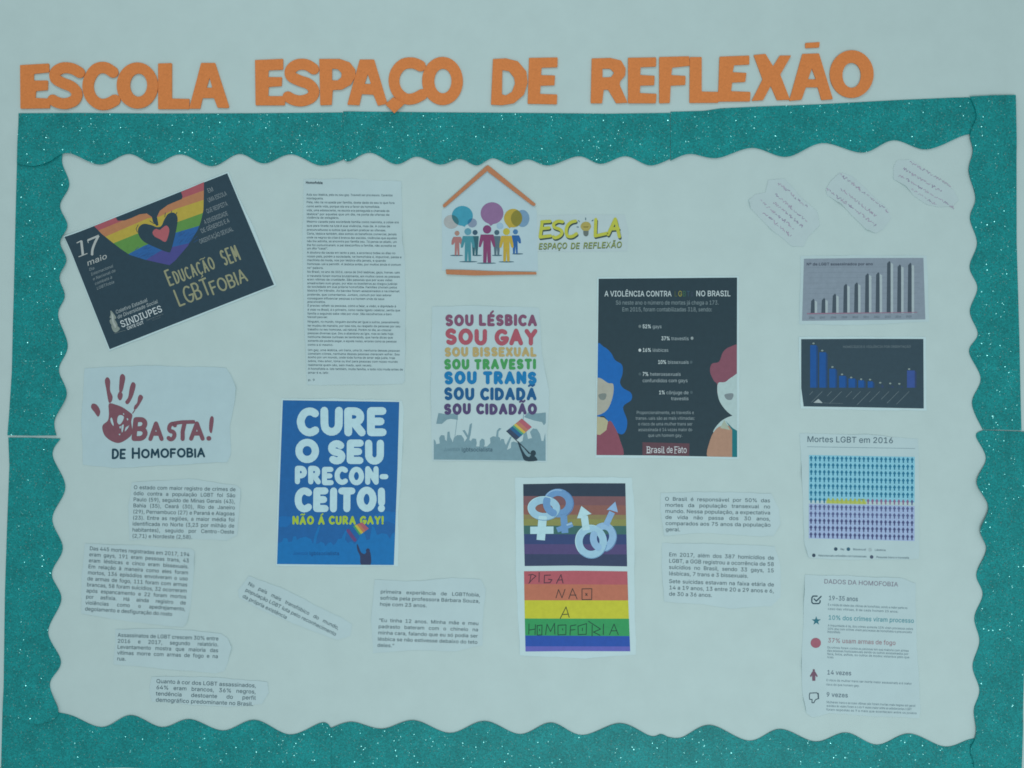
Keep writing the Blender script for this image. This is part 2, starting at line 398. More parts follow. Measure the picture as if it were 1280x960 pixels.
    100: (834, [[384,-16,296,-4,219,32,155,89,107,166,77,261,67,371,77,481,108,575,156,652,220,709,297,744,385,756,448,750,497,733,536,708,565,680,586,652,602,628,611,628,611,1000,731,1000,731,0,615,0,615,115,603,115,586,90,564,61,534,33,496,7,446,-10], [402,92,465,101,517,128,559,170,589,226,607,294,613,372,607,450,589,517,559,572,518,613,465,640,402,648,337,639,284,612,243,569,213,513,195,447,189,372,195,297,213,229,243,172,285,129,338,101]]),
    101: (794, [[417,-16,316,-4,230,32,161,90,109,167,78,260,67,367,78,475,109,569,159,647,226,706,308,743,403,756,464,751,522,735,578,709,628,670,670,619,702,554,723,475,730,381,730,333,147,333,147,434,664,434,609,397,603,467,585,528,556,578,516,617,465,641,403,649,341,641,288,616,245,578,214,530,195,474,189,415,189,349,196,273,217,209,251,158,297,121,353,98,417,91,460,94,499,104,532,120,561,143,584,172,601,207,717,179,694,124,659,77,612,38,555,9,490,-10]]),
    102: (499, [[448,746,448,643,13,643,13,746], [158,0,158,848,166,907,188,955,222,993,266,1020,316,1036,368,1042,406,1040,477,1024,447,921,383,932,336,925,303,904,285,870,279,823,279,0]]),
    103: (836, [[407,-296,330,-291,263,-274,207,-249,162,-216,126,-178,99,-136,199,-80,217,-104,239,-130,267,-154,303,-173,349,-187,407,-191,489,-180,555,-148,598,-92,612,-11,612,134,602,134,585,109,563,82,534,54,496,31,446,15,383,9,298,20,221,52,157,105,108,177,77,268,67,376,77,484,108,577,157,652,221,709,298,744,385,756,448,750,498,733,537,708,566,680,588,652,605,627,615,627,615,746,732,746,732,-17,721,-106,689,-177,637,-230,571,-267,493,-289], [403,116,466,124,518,148,559,186,590,238,608,302,614,379,608,454,590,519,560,573,519,614,466,640,403,648,338,639,285,612,243,570,213,516,195,451,189,379,195,305,214,241,244,188,286,149,339,124]]),
    104: (806, [[223,446,223,0,103,0,103,1000,223,1000,223,565,201,565,243,653,299,712,368,745,447,756,518,748,580,724,631,685,670,631,694,560,702,472,702,0,582,0,582,462,571,540,537,598,483,635,413,647,362,641,316,624,278,595,248,556,230,506]]),
    105: (328, [[103,0,103,746,223,746,223,0], [164,870,133,876,106,894,87,919,81,950,87,981,106,1006,133,1024,164,1030,197,1024,224,1006,242,981,248,950,242,919,224,894,197,876]]),
    106: (328, [[103,746,223,746,223,-59,218,-123,200,-178,169,-222,127,-254,73,-274,7,-281,-19,-281,-19,-170,4,-170,49,-163,80,-141,97,-106,103,-57], [164,870,132,876,105,894,87,919,81,950,87,981,105,1006,132,1024,164,1030,196,1024,223,1006,242,981,248,950,242,919,223,894,196,876]]),
    107: (748, [[216,268,216,416,237,416,559,746,708,746,362,392,348,392], [103,0,103,1000,223,1000,223,0], [578,0,291,365,376,450,732,0]]),
    108: (372, [[274,-5,198,6,145,40,114,93,103,166,103,1000,223,1000,223,194,227,151,236,122,255,107,287,102,334,107,355,5]]),
    109: (1199, [[103,0,103,746,220,746,221,581,211,581,231,635,260,680,297,715,338,739,384,754,431,759,506,747,565,709,607,652,631,579,614,579,633,631,663,674,702,710,748,737,801,754,858,759,921,752,977,731,1025,695,1063,646,1087,581,1095,501,1095,0,974,0,974,499,963,568,929,615,880,641,823,650,776,644,736,629,703,603,679,570,664,531,659,486,659,0,539,0,539,511,529,567,497,611,450,640,392,650,350,645,310,629,275,604,247,568,229,523,223,468,223,0]]),
    110: (805, [[223,446,223,0,103,0,103,746,219,746,220,565,201,565,243,653,299,712,368,745,447,756,518,748,580,724,631,685,669,631,694,560,702,472,702,0,582,0,582,462,571,540,537,598,483,635,413,647,362,641,316,624,278,595,248,556,230,506]]),
    111: (816, [[407,-16,312,-4,230,32,161,90,110,167,78,261,67,368,78,478,110,572,161,649,230,707,312,744,407,756,504,744,587,707,655,649,706,572,738,478,749,368,738,261,706,167,655,90,587,32,504,-4], [407,91,476,101,531,130,574,174,604,231,622,297,628,368,622,441,604,507,574,565,531,610,476,639,407,648,340,639,285,610,243,565,213,508,195,441,189,368,195,297,213,231,243,174,285,130,340,101]]),
    112: (834, [[103,-281,103,746,220,746,220,628,232,628,270,680,299,708,337,733,387,750,450,756,538,744,615,709,679,652,727,575,757,481,767,371,757,261,727,166,679,89,616,32,539,-4,451,-16,389,-10,339,7,301,33,271,61,232,115,223,115,223,-281], [433,92,497,101,549,129,591,172,621,229,639,297,645,372,639,447,621,513,591,569,550,612,497,639,433,648,369,640,317,613,276,572,246,517,228,450,221,372,228,294,246,226,276,170,318,128,370,101]]),
    113: (834, [[731,-281,611,-281,611,115,602,115,586,90,564,61,534,33,496,7,446,-10,384,-16,296,-4,219,32,155,89,107,166,77,261,67,371,77,481,108,575,156,652,220,709,297,744,385,756,448,750,497,733,536,708,565,680,603,628,615,628,615,746,731,746], [402,92,465,101,517,128,559,170,589,226,607,294,613,372,607,450,589,517,559,572,518,613,465,640,402,648,337,639,284,612,243,569,213,513,195,447,189,372,195,297,213,229,243,172,285,129,338,101]]),
    114: (509, [[103,0,103,746,219,746,219,631,255,682,300,722,355,748,419,756,479,754,479,634,407,640,357,635,313,618,276,592,247,557,229,515,223,466,223,0]]),
    115: (717, [[358,-16,285,-10,220,7,166,35,121,74,89,125,70,185,185,209,207,156,244,118,294,97,356,89,426,98,481,122,515,159,527,202,520,238,499,267,465,289,417,305,293,334,205,365,142,409,104,467,92,538,101,599,128,652,170,695,226,728,293,749,368,756,439,750,499,732,548,704,588,667,617,622,637,570,527,545,508,585,477,620,431,645,368,654,307,646,257,623,224,588,213,545,221,507,244,478,282,456,338,438,451,411,540,381,602,337,639,280,651,209,642,147,614,93,570,47,511,13,439,-9]]),
    116: (447, [[401,746,401,643,13,643,13,746], [128,926,248,926,248,192,253,150,267,120,294,104,335,98,397,105,419,3,331,-8,245,4,181,42,141,102,128,183]]),
    117: (806, [[358,-10,288,-2,226,21,175,60,136,115,111,186,103,273,103,746,223,746,223,283,235,206,269,147,323,111,393,99,444,104,490,122,528,151,557,190,576,240,582,300,582,746,702,746,702,0,586,0,586,181,604,181,562,92,505,33,437,1]]),
    118: (765, [[319,0,34,746,166,746,325,305,348,238,367,171,404,41,362,41,381,105,418,238,440,305,599,746,730,746,445,0]]),
    119: (1115, [[270,0,44,746,171,746,262,420,302,268,323,180,344,81,324,81,344,177,365,265,385,346,405,420,495,746,622,746,711,420,750,267,770,179,791,81,769,81,791,178,812,266,852,420,944,746,1070,746,844,0,724,0,627,338,544,664,571,664,391,0]]),
    120: (744, [[41,0,337,429,336,336,56,746,197,746,290,601,323,548,380,451,407,405,345,405,373,451,425,548,458,601,554,746,691,746,410,332,410,421,703,0,564,0,454,168,421,219,367,313,340,357,402,357,375,313,324,219,291,168,180,0]]),
    121: (765, [[93,-272,121,-168,174,-177,204,-175,231,-165,256,-145,278,-114,296,-70,319,-3,34,746,166,746,325,305,348,237,385,105,404,41,361,41,418,238,440,305,600,746,730,746,401,-114,376,-167,347,-210,313,-243,274,-267,230,-281,180,-285]]),
    122: (748, [[82,0,82,90,499,628,94,635,94,746,654,746,654,650,248,118,666,111,666,0]]),
    186: (658, [[329,434,250,443,182,470,127,514,85,572,59,643,50,724,59,807,85,878,127,936,182,980,250,1007,329,1016,407,1007,475,980,531,936,572,878,598,807,607,724,598,643,572,572,531,514,475,470,407,443], [329,530,379,536,420,556,451,587,473,627,487,673,491,724,487,776,474,823,452,863,420,894,379,914,329,920,279,914,239,894,207,863,185,823,171,777,166,724,171,673,185,627,207,587,239,556,279,536]]),
    192: (943, [[32,0,396,1000,543,1000,910,0,777,0,564,595,543,656,519,732,491,825,456,940,482,940,448,823,418,729,374,595,167,0], [216,279,216,391,727,391,727,279], [424,1097,295,1295,429,1295,523,1097]]),
    195: (943, [[32,0,396,1000,543,1000,910,0,777,0,564,595,543,656,519,732,491,825,456,940,482,940,448,823,418,729,374,595,167,0], [216,279,216,391,727,391,727,279], [559,1132,534,1134,396,1187,381,1183,370,1170,360,1134,277,1134,285,1189,305,1234,338,1263,385,1273,410,1271,546,1217,561,1220,572,1230,579,1246,584,1270,666,1270,657,1214,636,1170,603,1141]]),
    199: (1003, [[526,-13,403,2,295,49,205,125,137,227,94,352,79,499,94,647,137,773,205,875,295,951,403,998,526,1013,599,1008,669,991,733,964,790,926,840,879,880,822,910,758,930,685,803,685,788,733,765,776,737,812,702,842,663,866,620,883,574,893,526,896,438,884,361,850,296,793,246,715,214,617,203,499,214,382,246,284,296,207,361,150,439,116,526,104,574,107,620,118,663,135,702,158,737,188,765,225,788,267,803,315,930,315,911,243,881,178,840,122,791,74,734,37,669,9,600,-8], [448,-287,448,-217,528,-217,559,-214,579,-207,590,-194,593,-172,590,-152,579,-139,559,-131,528,-129,472,-129,493,26,556,26,556,-64,613,-73,652,-93,676,-126,683,-173,674,-224,645,-260,597,-280,528,-287]]),
    201: (823, [[118,0,118,1000,732,1000,732,888,245,888,245,562,699,562,699,450,245,450,245,112,738,112,738,0], [375,1097,469,1295,603,1295,474,1097]]),
    202: (823, [[118,0,118,1000,732,1000,732,888,245,888,245,562,699,562,699,450,245,450,245,112,738,112,738,0], [332,1110,213,1110,371,1295,485,1295,644,1115,523,1110,428,1228]]),
    205: (591, [[61,0,61,112,232,112,232,888,61,888,61,1000,530,1000,530,888,359,888,359,112,530,112,530,0], [243,1097,337,1295,471,1295,342,1097]]),
    224: (765, [[314,-17,247,-10,186,10,134,42,94,88,68,144,60,212,66,270,85,316,114,352,152,380,197,400,246,414,298,424,459,446,496,452,521,462,537,477,542,501,537,547,524,583,502,612,471,633,432,646,385,650,335,646,293,634,259,615,231,591,211,565,197,538,81,572,112,633,154,680,205,715,261,738,321,751,381,756,423,753,470,746,517,731,562,708,602,675,634,630,655,570,662,494,662,0,544,0,544,102,536,102,519,76,495,48,464,23,423,2,374,-12], [335,89,397,96,448,115,488,145,518,183,536,226,542,271,542,373,530,365,303,323,264,312,230,296,203,274,186,244,181,206,185,171,200,142,224,119,255,103,292,93], [325,843,195,1040,330,1040,423,843]]),
    225: (765, [[314,-17,247,-10,186,10,134,42,94,88,68,144,60,212,66,270,85,316,114,352,152,380,197,400,246,414,298,424,459,446,496,452,521,462,537,477,542,501,537,547,524,583,502,612,471,633,432,646,385,650,335,646,293,634,259,615,231,591,211,565,197,538,81,572,112,633,154,680,205,715,261,738,321,751,381,756,423,753,470,746,517,731,562,708,602,675,634,630,655,570,662,494,662,0,544,0,544,102,536,102,519,76,495,48,464,23,423,2,374,-12], [335,89,397,96,448,115,488,145,518,183,536,226,542,271,542,373,530,365,303,323,264,312,230,296,203,274,186,244,181,206,185,171,200,142,224,119,255,103,292,93], [319,843,413,1040,547,1040,417,843]]),
    226: (765, [[314,-17,247,-10,186,10,134,42,94,88,68,144,60,212,66,270,85,316,114,352,152,380,197,400,246,414,298,424,459,446,496,452,521,462,537,477,542,501,537,547,524,583,502,612,471,633,432,646,385,650,335,646,293,634,259,615,231,591,211,565,197,538,81,572,112,633,154,680,205,715,261,738,321,751,381,756,423,753,470,746,517,731,562,708,602,675,634,630,655,570,662,494,662,0,544,0,544,102,536,102,519,76,495,48,464,23,423,2,374,-12], [335,89,397,96,448,115,488,145,518,183,536,226,542,271,542,373,530,365,303,323,264,312,230,296,203,274,186,244,181,206,185,171,200,142,224,119,255,103,292,93], [275,856,157,856,315,1040,429,1040,587,861,467,856,372,973]]),
    227: (765, [[314,-17,247,-10,186,10,134,42,94,88,68,144,60,212,66,270,85,316,114,352,152,380,197,400,246,414,298,424,459,446,496,452,521,462,537,477,542,501,537,547,524,583,502,612,471,633,432,646,385,650,335,646,293,634,259,615,231,591,211,565,197,538,81,572,112,633,154,680,205,715,261,738,321,751,381,756,423,753,470,746,517,731,562,708,602,675,634,630,655,570,662,494,662,0,544,0,544,102,536,102,519,76,495,48,464,23,423,2,374,-12], [335,89,397,96,448,115,488,145,518,183,536,226,542,271,542,373,530,365,303,323,264,312,230,296,203,274,186,244,181,206,185,171,200,142,224,119,255,103,292,93], [460,877,435,879,297,933,281,929,271,916,261,880,177,880,185,935,205,980,238,1009,285,1019,310,1017,447,962,462,966,472,975,480,992,485,1016,566,1016,558,960,537,915,504,887]]),
    231: (778, [[407,-16,312,-4,230,32,161,90,110,167,78,261,67,368,78,478,110,572,161,649,230,707,312,744,407,756,461,752,511,741,558,724,600,700,637,669,668,633,693,591,711,544,595,515,585,543,571,568,553,591,531,611,505,627,476,639,443,646,407,648,340,639,285,610,243,565,213,508,195,441,189,368,195,297,213,231,243,174,285,130,340,101,407,91,444,94,477,101,506,114,532,130,555,150,573,174,588,201,598,230,713,201,696,153,671,110,639,73,602,42,559,17,512,-1,461,-12], [333,-281,333,-210,412,-210,443,-208,463,-200,474,-187,478,-166,474,-145,463,-132,443,-125,412,-122,357,-122,377,32,441,32,441,-58,497,-66,537,-87,560,-120,568,-166,558,-218,530,-253,482,-274,413,-281]]),
    233: (794, [[417,-16,316,-4,230,32,161,90,109,167,78,260,67,367,78,475,109,569,159,647,226,706,308,743,403,756,464,751,522,735,578,709,628,670,670,619,702,554,723,475,730,381,730,333,147,333,147,434,664,434,609,397,603,467,585,528,556,578,516,617,465,641,403,649,341,641,288,616,245,578,214,530,195,474,189,415,189,349,196,273,217,209,251,158,297,121,353,98,417,91,460,94,499,104,532,120,561,143,584,172,601,207,717,179,694,124,659,77,612,38,555,9,490,-10], [348,843,442,1040,576,1040,446,843]]),
    234: (794, [[417,-16,316,-4,230,32,161,90,109,167,78,260,67,367,78,475,109,569,159,647,226,706,308,743,403,756,464,751,522,735,578,709,628,670,670,619,702,554,723,475,730,381,730,333,147,333,147,434,664,434,609,397,603,467,585,528,556,578,516,617,465,641,403,649,341,641,288,616,245,578,214,530,195,474,189,415,189,349,196,273,217,209,251,158,297,121,353,98,417,91,460,94,499,104,532,120,561,143,584,172,601,207,717,179,694,124,659,77,612,38,555,9,490,-10], [304,856,186,856,344,1040,458,1040,616,861,496,856,401,973]]),
    237: (328, [[103,0,103,746,223,746,223,0], [111,843,205,1040,340,1040,210,843]]),
    243: (816, [[407,-16,312,-4,230,32,161,90,110,167,78,261,67,368,78,478,110,572,161,649,230,707,312,744,407,756,504,744,587,707,655,649,706,572,738,478,749,368,738,261,706,167,655,90,587,32,504,-4], [407,91,476,101,531,130,574,174,604,231,622,297,628,368,622,441,604,507,574,565,531,610,476,639,407,648,340,639,285,610,243,565,213,508,195,441,189,368,195,297,213,231,243,174,285,130,340,101], [355,843,449,1040,583,1040,454,843]]),
    244: (816, [[407,-16,312,-4,230,32,161,90,110,167,78,261,67,368,78,478,110,572,161,649,230,707,312,744,407,756,504,744,587,707,655,649,706,572,738,478,749,368,738,261,706,167,655,90,587,32,504,-4], [407,91,476,101,531,130,574,174,604,231,622,297,628,368,622,441,604,507,574,565,531,610,476,639,407,648,340,639,285,610,243,565,213,508,195,441,189,368,195,297,213,231,243,174,285,130,340,101], [311,856,193,856,350,1040,464,1040,623,861,503,856,407,973]]),
    245: (816, [[407,-16,312,-4,230,32,161,90,110,167,78,261,67,368,78,478,110,572,161,649,230,707,312,744,407,756,504,744,587,707,655,649,706,572,738,478,749,368,738,261,706,167,655,90,587,32,504,-4], [407,91,476,101,531,130,574,174,604,231,622,297,628,368,622,441,604,507,574,565,531,610,476,639,407,648,340,639,285,610,243,565,213,508,195,441,189,368,195,297,213,231,243,174,285,130,340,101], [495,877,471,879,332,933,317,929,306,916,297,880,213,880,221,935,241,980,274,1009,321,1019,346,1017,483,962,497,966,508,975,515,992,520,1016,602,1016,594,960,572,915,539,887]]),
    250: (806, [[358,-10,288,-2,226,21,175,60,136,115,111,186,103,273,103,746,223,746,223,283,235,206,269,147,323,111,393,99,444,104,490,122,528,151,557,190,576,240,582,300,582,746,702,746,702,0,586,0,586,181,604,181,562,92,505,33,437,1], [350,843,444,1040,578,1040,448,843]]),
    8220: (590, [[101,626,205,1000,297,1000,238,626], [344,626,448,1000,539,1000,480,626]]),
    8221: (590, [[101,626,160,1000,297,1000,193,626], [344,626,403,1000,539,1000,436,626]]),
}
_glyph, _tess = {}, {}
for _code, (_adv, _rows) in GLYPHS.items():
    _glyph[chr(_code)] = (_adv / 1000, [[(r[i] / 1000, r[i + 1] / 1000) for i in range(0, len(r), 2)] for r in _rows])


def glyph(ch, bold):
    key = (ch, bold)
    if key not in _tess:
        adv, loops = _glyph[ch]
        out = []
        area2 = lambda l: sum(l[i - 1][0] * l[i][1] - l[i][0] * l[i - 1][1] for i in range(len(l)))
        sgn = 1 if max((area2(l) for l in loops), key=abs) > 0 else -1
        for l in loops:
            if bold:
                m, q = len(l), []
                for i in range(m):
                    p0, p1, p2 = Vector(l[i - 1]), Vector(l[i]), Vector(l[(i + 1) % m])
                    n1 = Vector((p1.y - p0.y, p0.x - p1.x)).normalized()
                    n2 = Vector((p2.y - p1.y, p1.x - p2.x)).normalized()
                    nn = n1 + n2
                    nn = nn / max(.6, nn.length_squared / 2) if nn.length > 1e-4 else n1
                    p = p1 + nn * bold * sgn
                    q.append((p.x, p.y))
                l = q
            out.append(l)
        big = max(out, key=lambda l: abs(area2(l)))
        up = area2(big) > 0
        v, f = region([l for l in out if (area2(l) > 0) == up], None, [l for l in out if (area2(l) > 0) != up])
        _tess[key] = (np.array([(p[0], -p[1]) for p in v]), f, adv + 1.2 * bold)
    return _tess[key]


_words = {}


def word(s, bold=0.0, res=2):
    """Outline triangles of one word at cap height 1, starting at x = 0, baseline y = 0 (y down)."""
    key = (s, bold)
    if key in _words:
        return _words[key]
    V, F, x, n = [], [], 0.0, 0
    for ch in s:
        v, f, adv = glyph(ch, bold)
        V.append(v + np.array([x, 0]))
        F += [[i + n for i in t] for t in f]
        n += len(v)
        x += adv
    _words[key] = (np.concatenate(V) if V else np.zeros((0, 2)), F, x)
    return _words[key]


SPACE = 0.36


def line_width(s, bold=0.0, res=2):
    ws = s.split(' ')
    return sum(word(w, bold, res)[2] for w in ws), len(ws) - 1


# hand-lettered capitals: centre lines in a box of width w and height 1
GL = {
    'A': (.74, [[(0, 1), (.37, 0), (.74, 1)], [(.14, .66), (.60, .66)]]),
    'B': (.58, [[(0, 0), (0, 1)], [(0, 0), (.25, 0)] + arc(.27, .24, .25, .24, -90, 90, 8) + [(0, .48)],
                [(.25, .48)] + arc(.30, .74, .28, .26, -90, 90, 8) + [(0, 1)]]),
    'C': (.64, [arc(.40, .5, .40, .5, -52, -308, 16)]),
    'D': (.66, [[(0, 0), (0, 1)], [(0, 0), (.2, 0)] + arc(.2, .5, .46, .5, -90, 90, 12) + [(0, 1)]]),
    'E': (.52, [[(.52, 0), (0, 0), (0, 1), (.52, 1)], [(0, .49), (.44, .49)]]),
    'F': (.50, [[(.5, 0), (0, 0), (0, 1)], [(0, .48), (.42, .48)]]),
    'G': (.68, [arc(.40, .5, .40, .5, -50, -350, 18) + [(.44, .58)]]),
    'H': (.64, [[(0, 0), (0, 1)], [(.64, 0), (.64, 1)], [(0, .5), (.64, .5)]]),
    'I': (.0, [[(0, 0), (0, 1)]]),
    'J': (.4, [[(.4, 0), (.4, .75)] + arc(.2, .75, .2, .25, 0, 160, 8)]),
    'L': (.5, [[(0, 0), (0, 1), (.5, 1)]]),
    'M': (.84, [[(0, 1), (.08, 0), (.42, .72), (.76, 0), (.84, 1)]]),
    'N': (.66, [[(0, 1), (0, 0), (.66, 1), (.66, 0)]]),
    'O': (.80, [arc(.40, .5, .40, .5, -90, 270, 22)]),
    'P': (.56, [[(0, 1), (0, 0), (.25, 0)] + arc(.27, .28, .28, .28, -90, 90, 8) + [(0, .56)]]),
    'Q': (.80, [arc(.40, .5, .40, .5, -90, 270, 22), [(.5, .75), (.8, 1.05)]]),
    'R': (.60, [[(0, 1), (0, 0), (.25, 0)] + arc(.27, .27, .28, .27, -90, 90, 8) + [(0, .54)], [(.25, .54), (.6, 1)]]),
    'S': (.56, [arc(.28, .25, .27, .25, -35, -245, 9) + arc(.28, .75, .28, .25, -70, 140, 9)]),
    'T': (.62, [[(0, 0), (.62, 0)], [(.31, 0), (.31, 1)]]),
    'U': (.64, [[(0, 0), (0, .62)] + arc(.32, .65, .32, .35, 180, 0, 10) + [(.64, 0)]]),
    'V': (.68, [[(0, 0), (.34, 1), (.68, 0)]]),
    'X': (.66, [[(0, 0), (.66, 1)], [(.66, 0), (0, 1)]]),
    'Y': (.66, [[(0, 0), (.33, .5), (.66, 0)], [(.33, .5), (.33, 1)]]),
    '!': (.0, [[(0, 0), (0, .66)], [(0, .97), (0, 1)]]),
    '-': (.28, [[(0, .55), (.28, .55)]]),
}
ACC = {'Ã': ('A', 'tilde'), 'É': ('E', 'acute'), 'À': ('A', 'acute'), 'Ç': ('C', 'ced'), 'Á': ('A', 'acute')}


def hand_text(s, W, H, t, gap=None, wob=0.0, seed=1, scales=None):
    """Lettered strokes filling a W x H box, origin top left: list of glyphs, each a list of centre lines."""
    gap = t * 1.35 if gap is None else gap
    space = H * .30 + t * .6
    items, nat, fixed = [], 0, 0
    for i, ch in enumerate(s):
        if ch == ' ':
            fixed += space
            items.append(None)
            continue
        base, acc = ACC.get(ch, (ch, None))
        w, st = GL[base]
        items.append((w, st, acc))
        nat += w
        fixed += t
        if i < len(s) - 1 and s[i + 1] != ' ':
            fixed += gap - t
    k = (W - fixed) / nat if nat else 1
    rr = random.Random(seed)
    x = 0
    out = []
    h = H - t
    for i, it in enumerate(items):
        if it is None:
            x += space
            continue
        w, st, acc = it
        dy = rr.uniform(-wob, wob) * H
        sc = 1 + rr.uniform(-wob, wob)
        strokes = []
        for q in st:
            strokes.append([(x + t / 2 + p[0] * k + rr.uniform(-wob, wob) * t * .8, t / 2 + dy + (1 - (1 - p[1]) * sc) * h) for p in q])
        cx = x + t / 2 + w * k / 2
        if acc == 'tilde':
            a = .26 * H
            strokes.append(('thin', [(cx - a * .8, -t * .45), (cx - a * .35, -t * .8), (cx + a * .3, -t * .45), (cx + a * .8, -t * .85)]))
        elif acc == 'acute':
            strokes.append(('thin', [(cx - .03 * H, -t * .25), (cx + .16 * H, -t * .95)]))
        elif acc == 'ced':
            strokes.append(('thin', [(cx, H), (cx + .04 * H, H + .14 * H), (cx - .08 * H, H + .2 * H)]))
        out.append(strokes)
        x += t + w * k
        if i < len(items) - 1 and items[i + 1] is not None:
            x += gap - t
    return out


# ------------------------------------------------------------------ things
def tag(o, label=None, cat=None, group=None, kind=None):
    if label: o['label'] = label
    if cat: o['category'] = cat
    if group: o['group'] = group
    if kind: o['kind'] = kind
    return o


def solid(name, verts, tris, top, bottom, mat, parent, origin, smooth_it=False):
    """A sheet with thickness: TOP and BOTTOM are heights above the wall (mm) per vertex."""
    ox, oy = origin
    n = len(verts)
    v = [((p[0] - ox) * S, -top[i] * .001, (oy - p[1]) * S) for i, p in enumerate(verts)]
    v += [((p[0] - ox) * S, -bottom[i] * .001, (oy - p[1]) * S) for i, p in enumerate(verts)]
    fs, edge = [], {}
    for t in tris:
        a = sum(verts[t[i - 1]][0] * verts[t[i]][1] - verts[t[i]][0] * verts[t[i - 1]][1] for i in range(len(t)))
        t = t[::-1] if a > 0 else t              # y is down: face the room
        fs.append(t)
        fs.append([i + n for i in t[::-1]])
        for i in range(len(t)):
            edge[(t[i - 1], t[i])] = 1
    for (a, b) in list(edge):
        if (b, a) not in edge:
            m = len(v)
            v += [v[b], v[a], v[a + n], v[b + n]]
            fs.append([m, m + 1, m + 2, m + 3])
    me = bpy.data.meshes.new(name)
    me.from_pydata(v, [], fs)
    me.materials.append(mat)
    if smooth_it:
        for p in me.polygons:
            p.use_smooth = len(p.vertices) == 3
    me.update()
    o = bpy.data.objects.new(name, me)
    COL.objects.link(o)
    if parent:
        o.parent = parent
    else:
        o.location = ((ox - CX) * S, 0, (CY - oy) * S)
    return o


class Sheet:
    """A sheet of paper glued to the wall, with its own bends; prints on it follow its surface."""
    def __init__(self, name, label, cat, outline, mat=PAPER, group=None, base=0.18, wav=0.5, curl=1.5, seed=1, step=5, curl_at=None, part='sheet'):
        xs, ys = [p[0] for p in outline], [p[1] for p in outline]
        self.o = ((min(xs) + max(xs)) / 2, (min(ys) + max(ys)) / 2)
        e = bpy.data.objects.new(name, None)
        e.empty_display_size = .03
        COL.objects.link(e)
        e.location = ((self.o[0] - CX) * S, 0, (CY - self.o[1]) * S)
        tag(e, label, cat, group)
        self.e = e
        rr = random.Random(seed)
        self.waves = [(rr.uniform(.02, .075) * rr.choice((-1, 1)), rr.uniform(.02, .075), rr.uniform(0, 6.28)) for _ in range(5)]
        self.cw = [(rr.uniform(.03, .09) * rr.choice((-1, 1)), rr.uniform(.03, .09), rr.uniform(0, 6.28)) for _ in range(3)]
        self.base, self.wav, self.curl = base, wav * .45, curl * .45
        self.out = np.array(outline)
        self.curl_at = curl_at or []
        v, f = region([outline], step=step)
        h = self.h(np.array(v))
        self.sheet = solid(part, v, f, h, np.maximum(h - .14, .03), mat, e, self.o, True)

    def h(self, P):
        if not len(P):
            return np.zeros(0)
        x, y = P[:, 0], P[:, 1]
        w = sum(np.sin(a * x + b * y + c) for a, b, c in self.waves) / 5
        c = .5 + .5 * sum(np.sin(a * x + b * y + q) for a, b, q in self.cw) / 3
        A = self.out
        B = np.roll(A, -1, 0)
        d = np.full(len(P), 1e9)
        for a, b in zip(A, B):
            ab = b - a
            l2 = max(1e-9, ab @ ab)
            t = np.clip(((P - a) @ ab) / l2, 0, 1)
            q = a + t[:, None] * ab
            d = np.minimum(d, np.hypot(P[:, 0] - q[:, 0], P[:, 1] - q[:, 1]))
        e = np.clip(1 - d / 11, 0, 1) ** 2
        lift = self.curl * c * e
        for (px, py, r, k) in self.curl_at:
            lift = lift + k * np.clip(1 - np.hypot(x - px, y - py) / r, 0, 1) ** 2
        return self.base + self.wav * (1 + w) + lift

    def part(self, name, label=None, parent=None):
        return Part(self, name, label, parent)


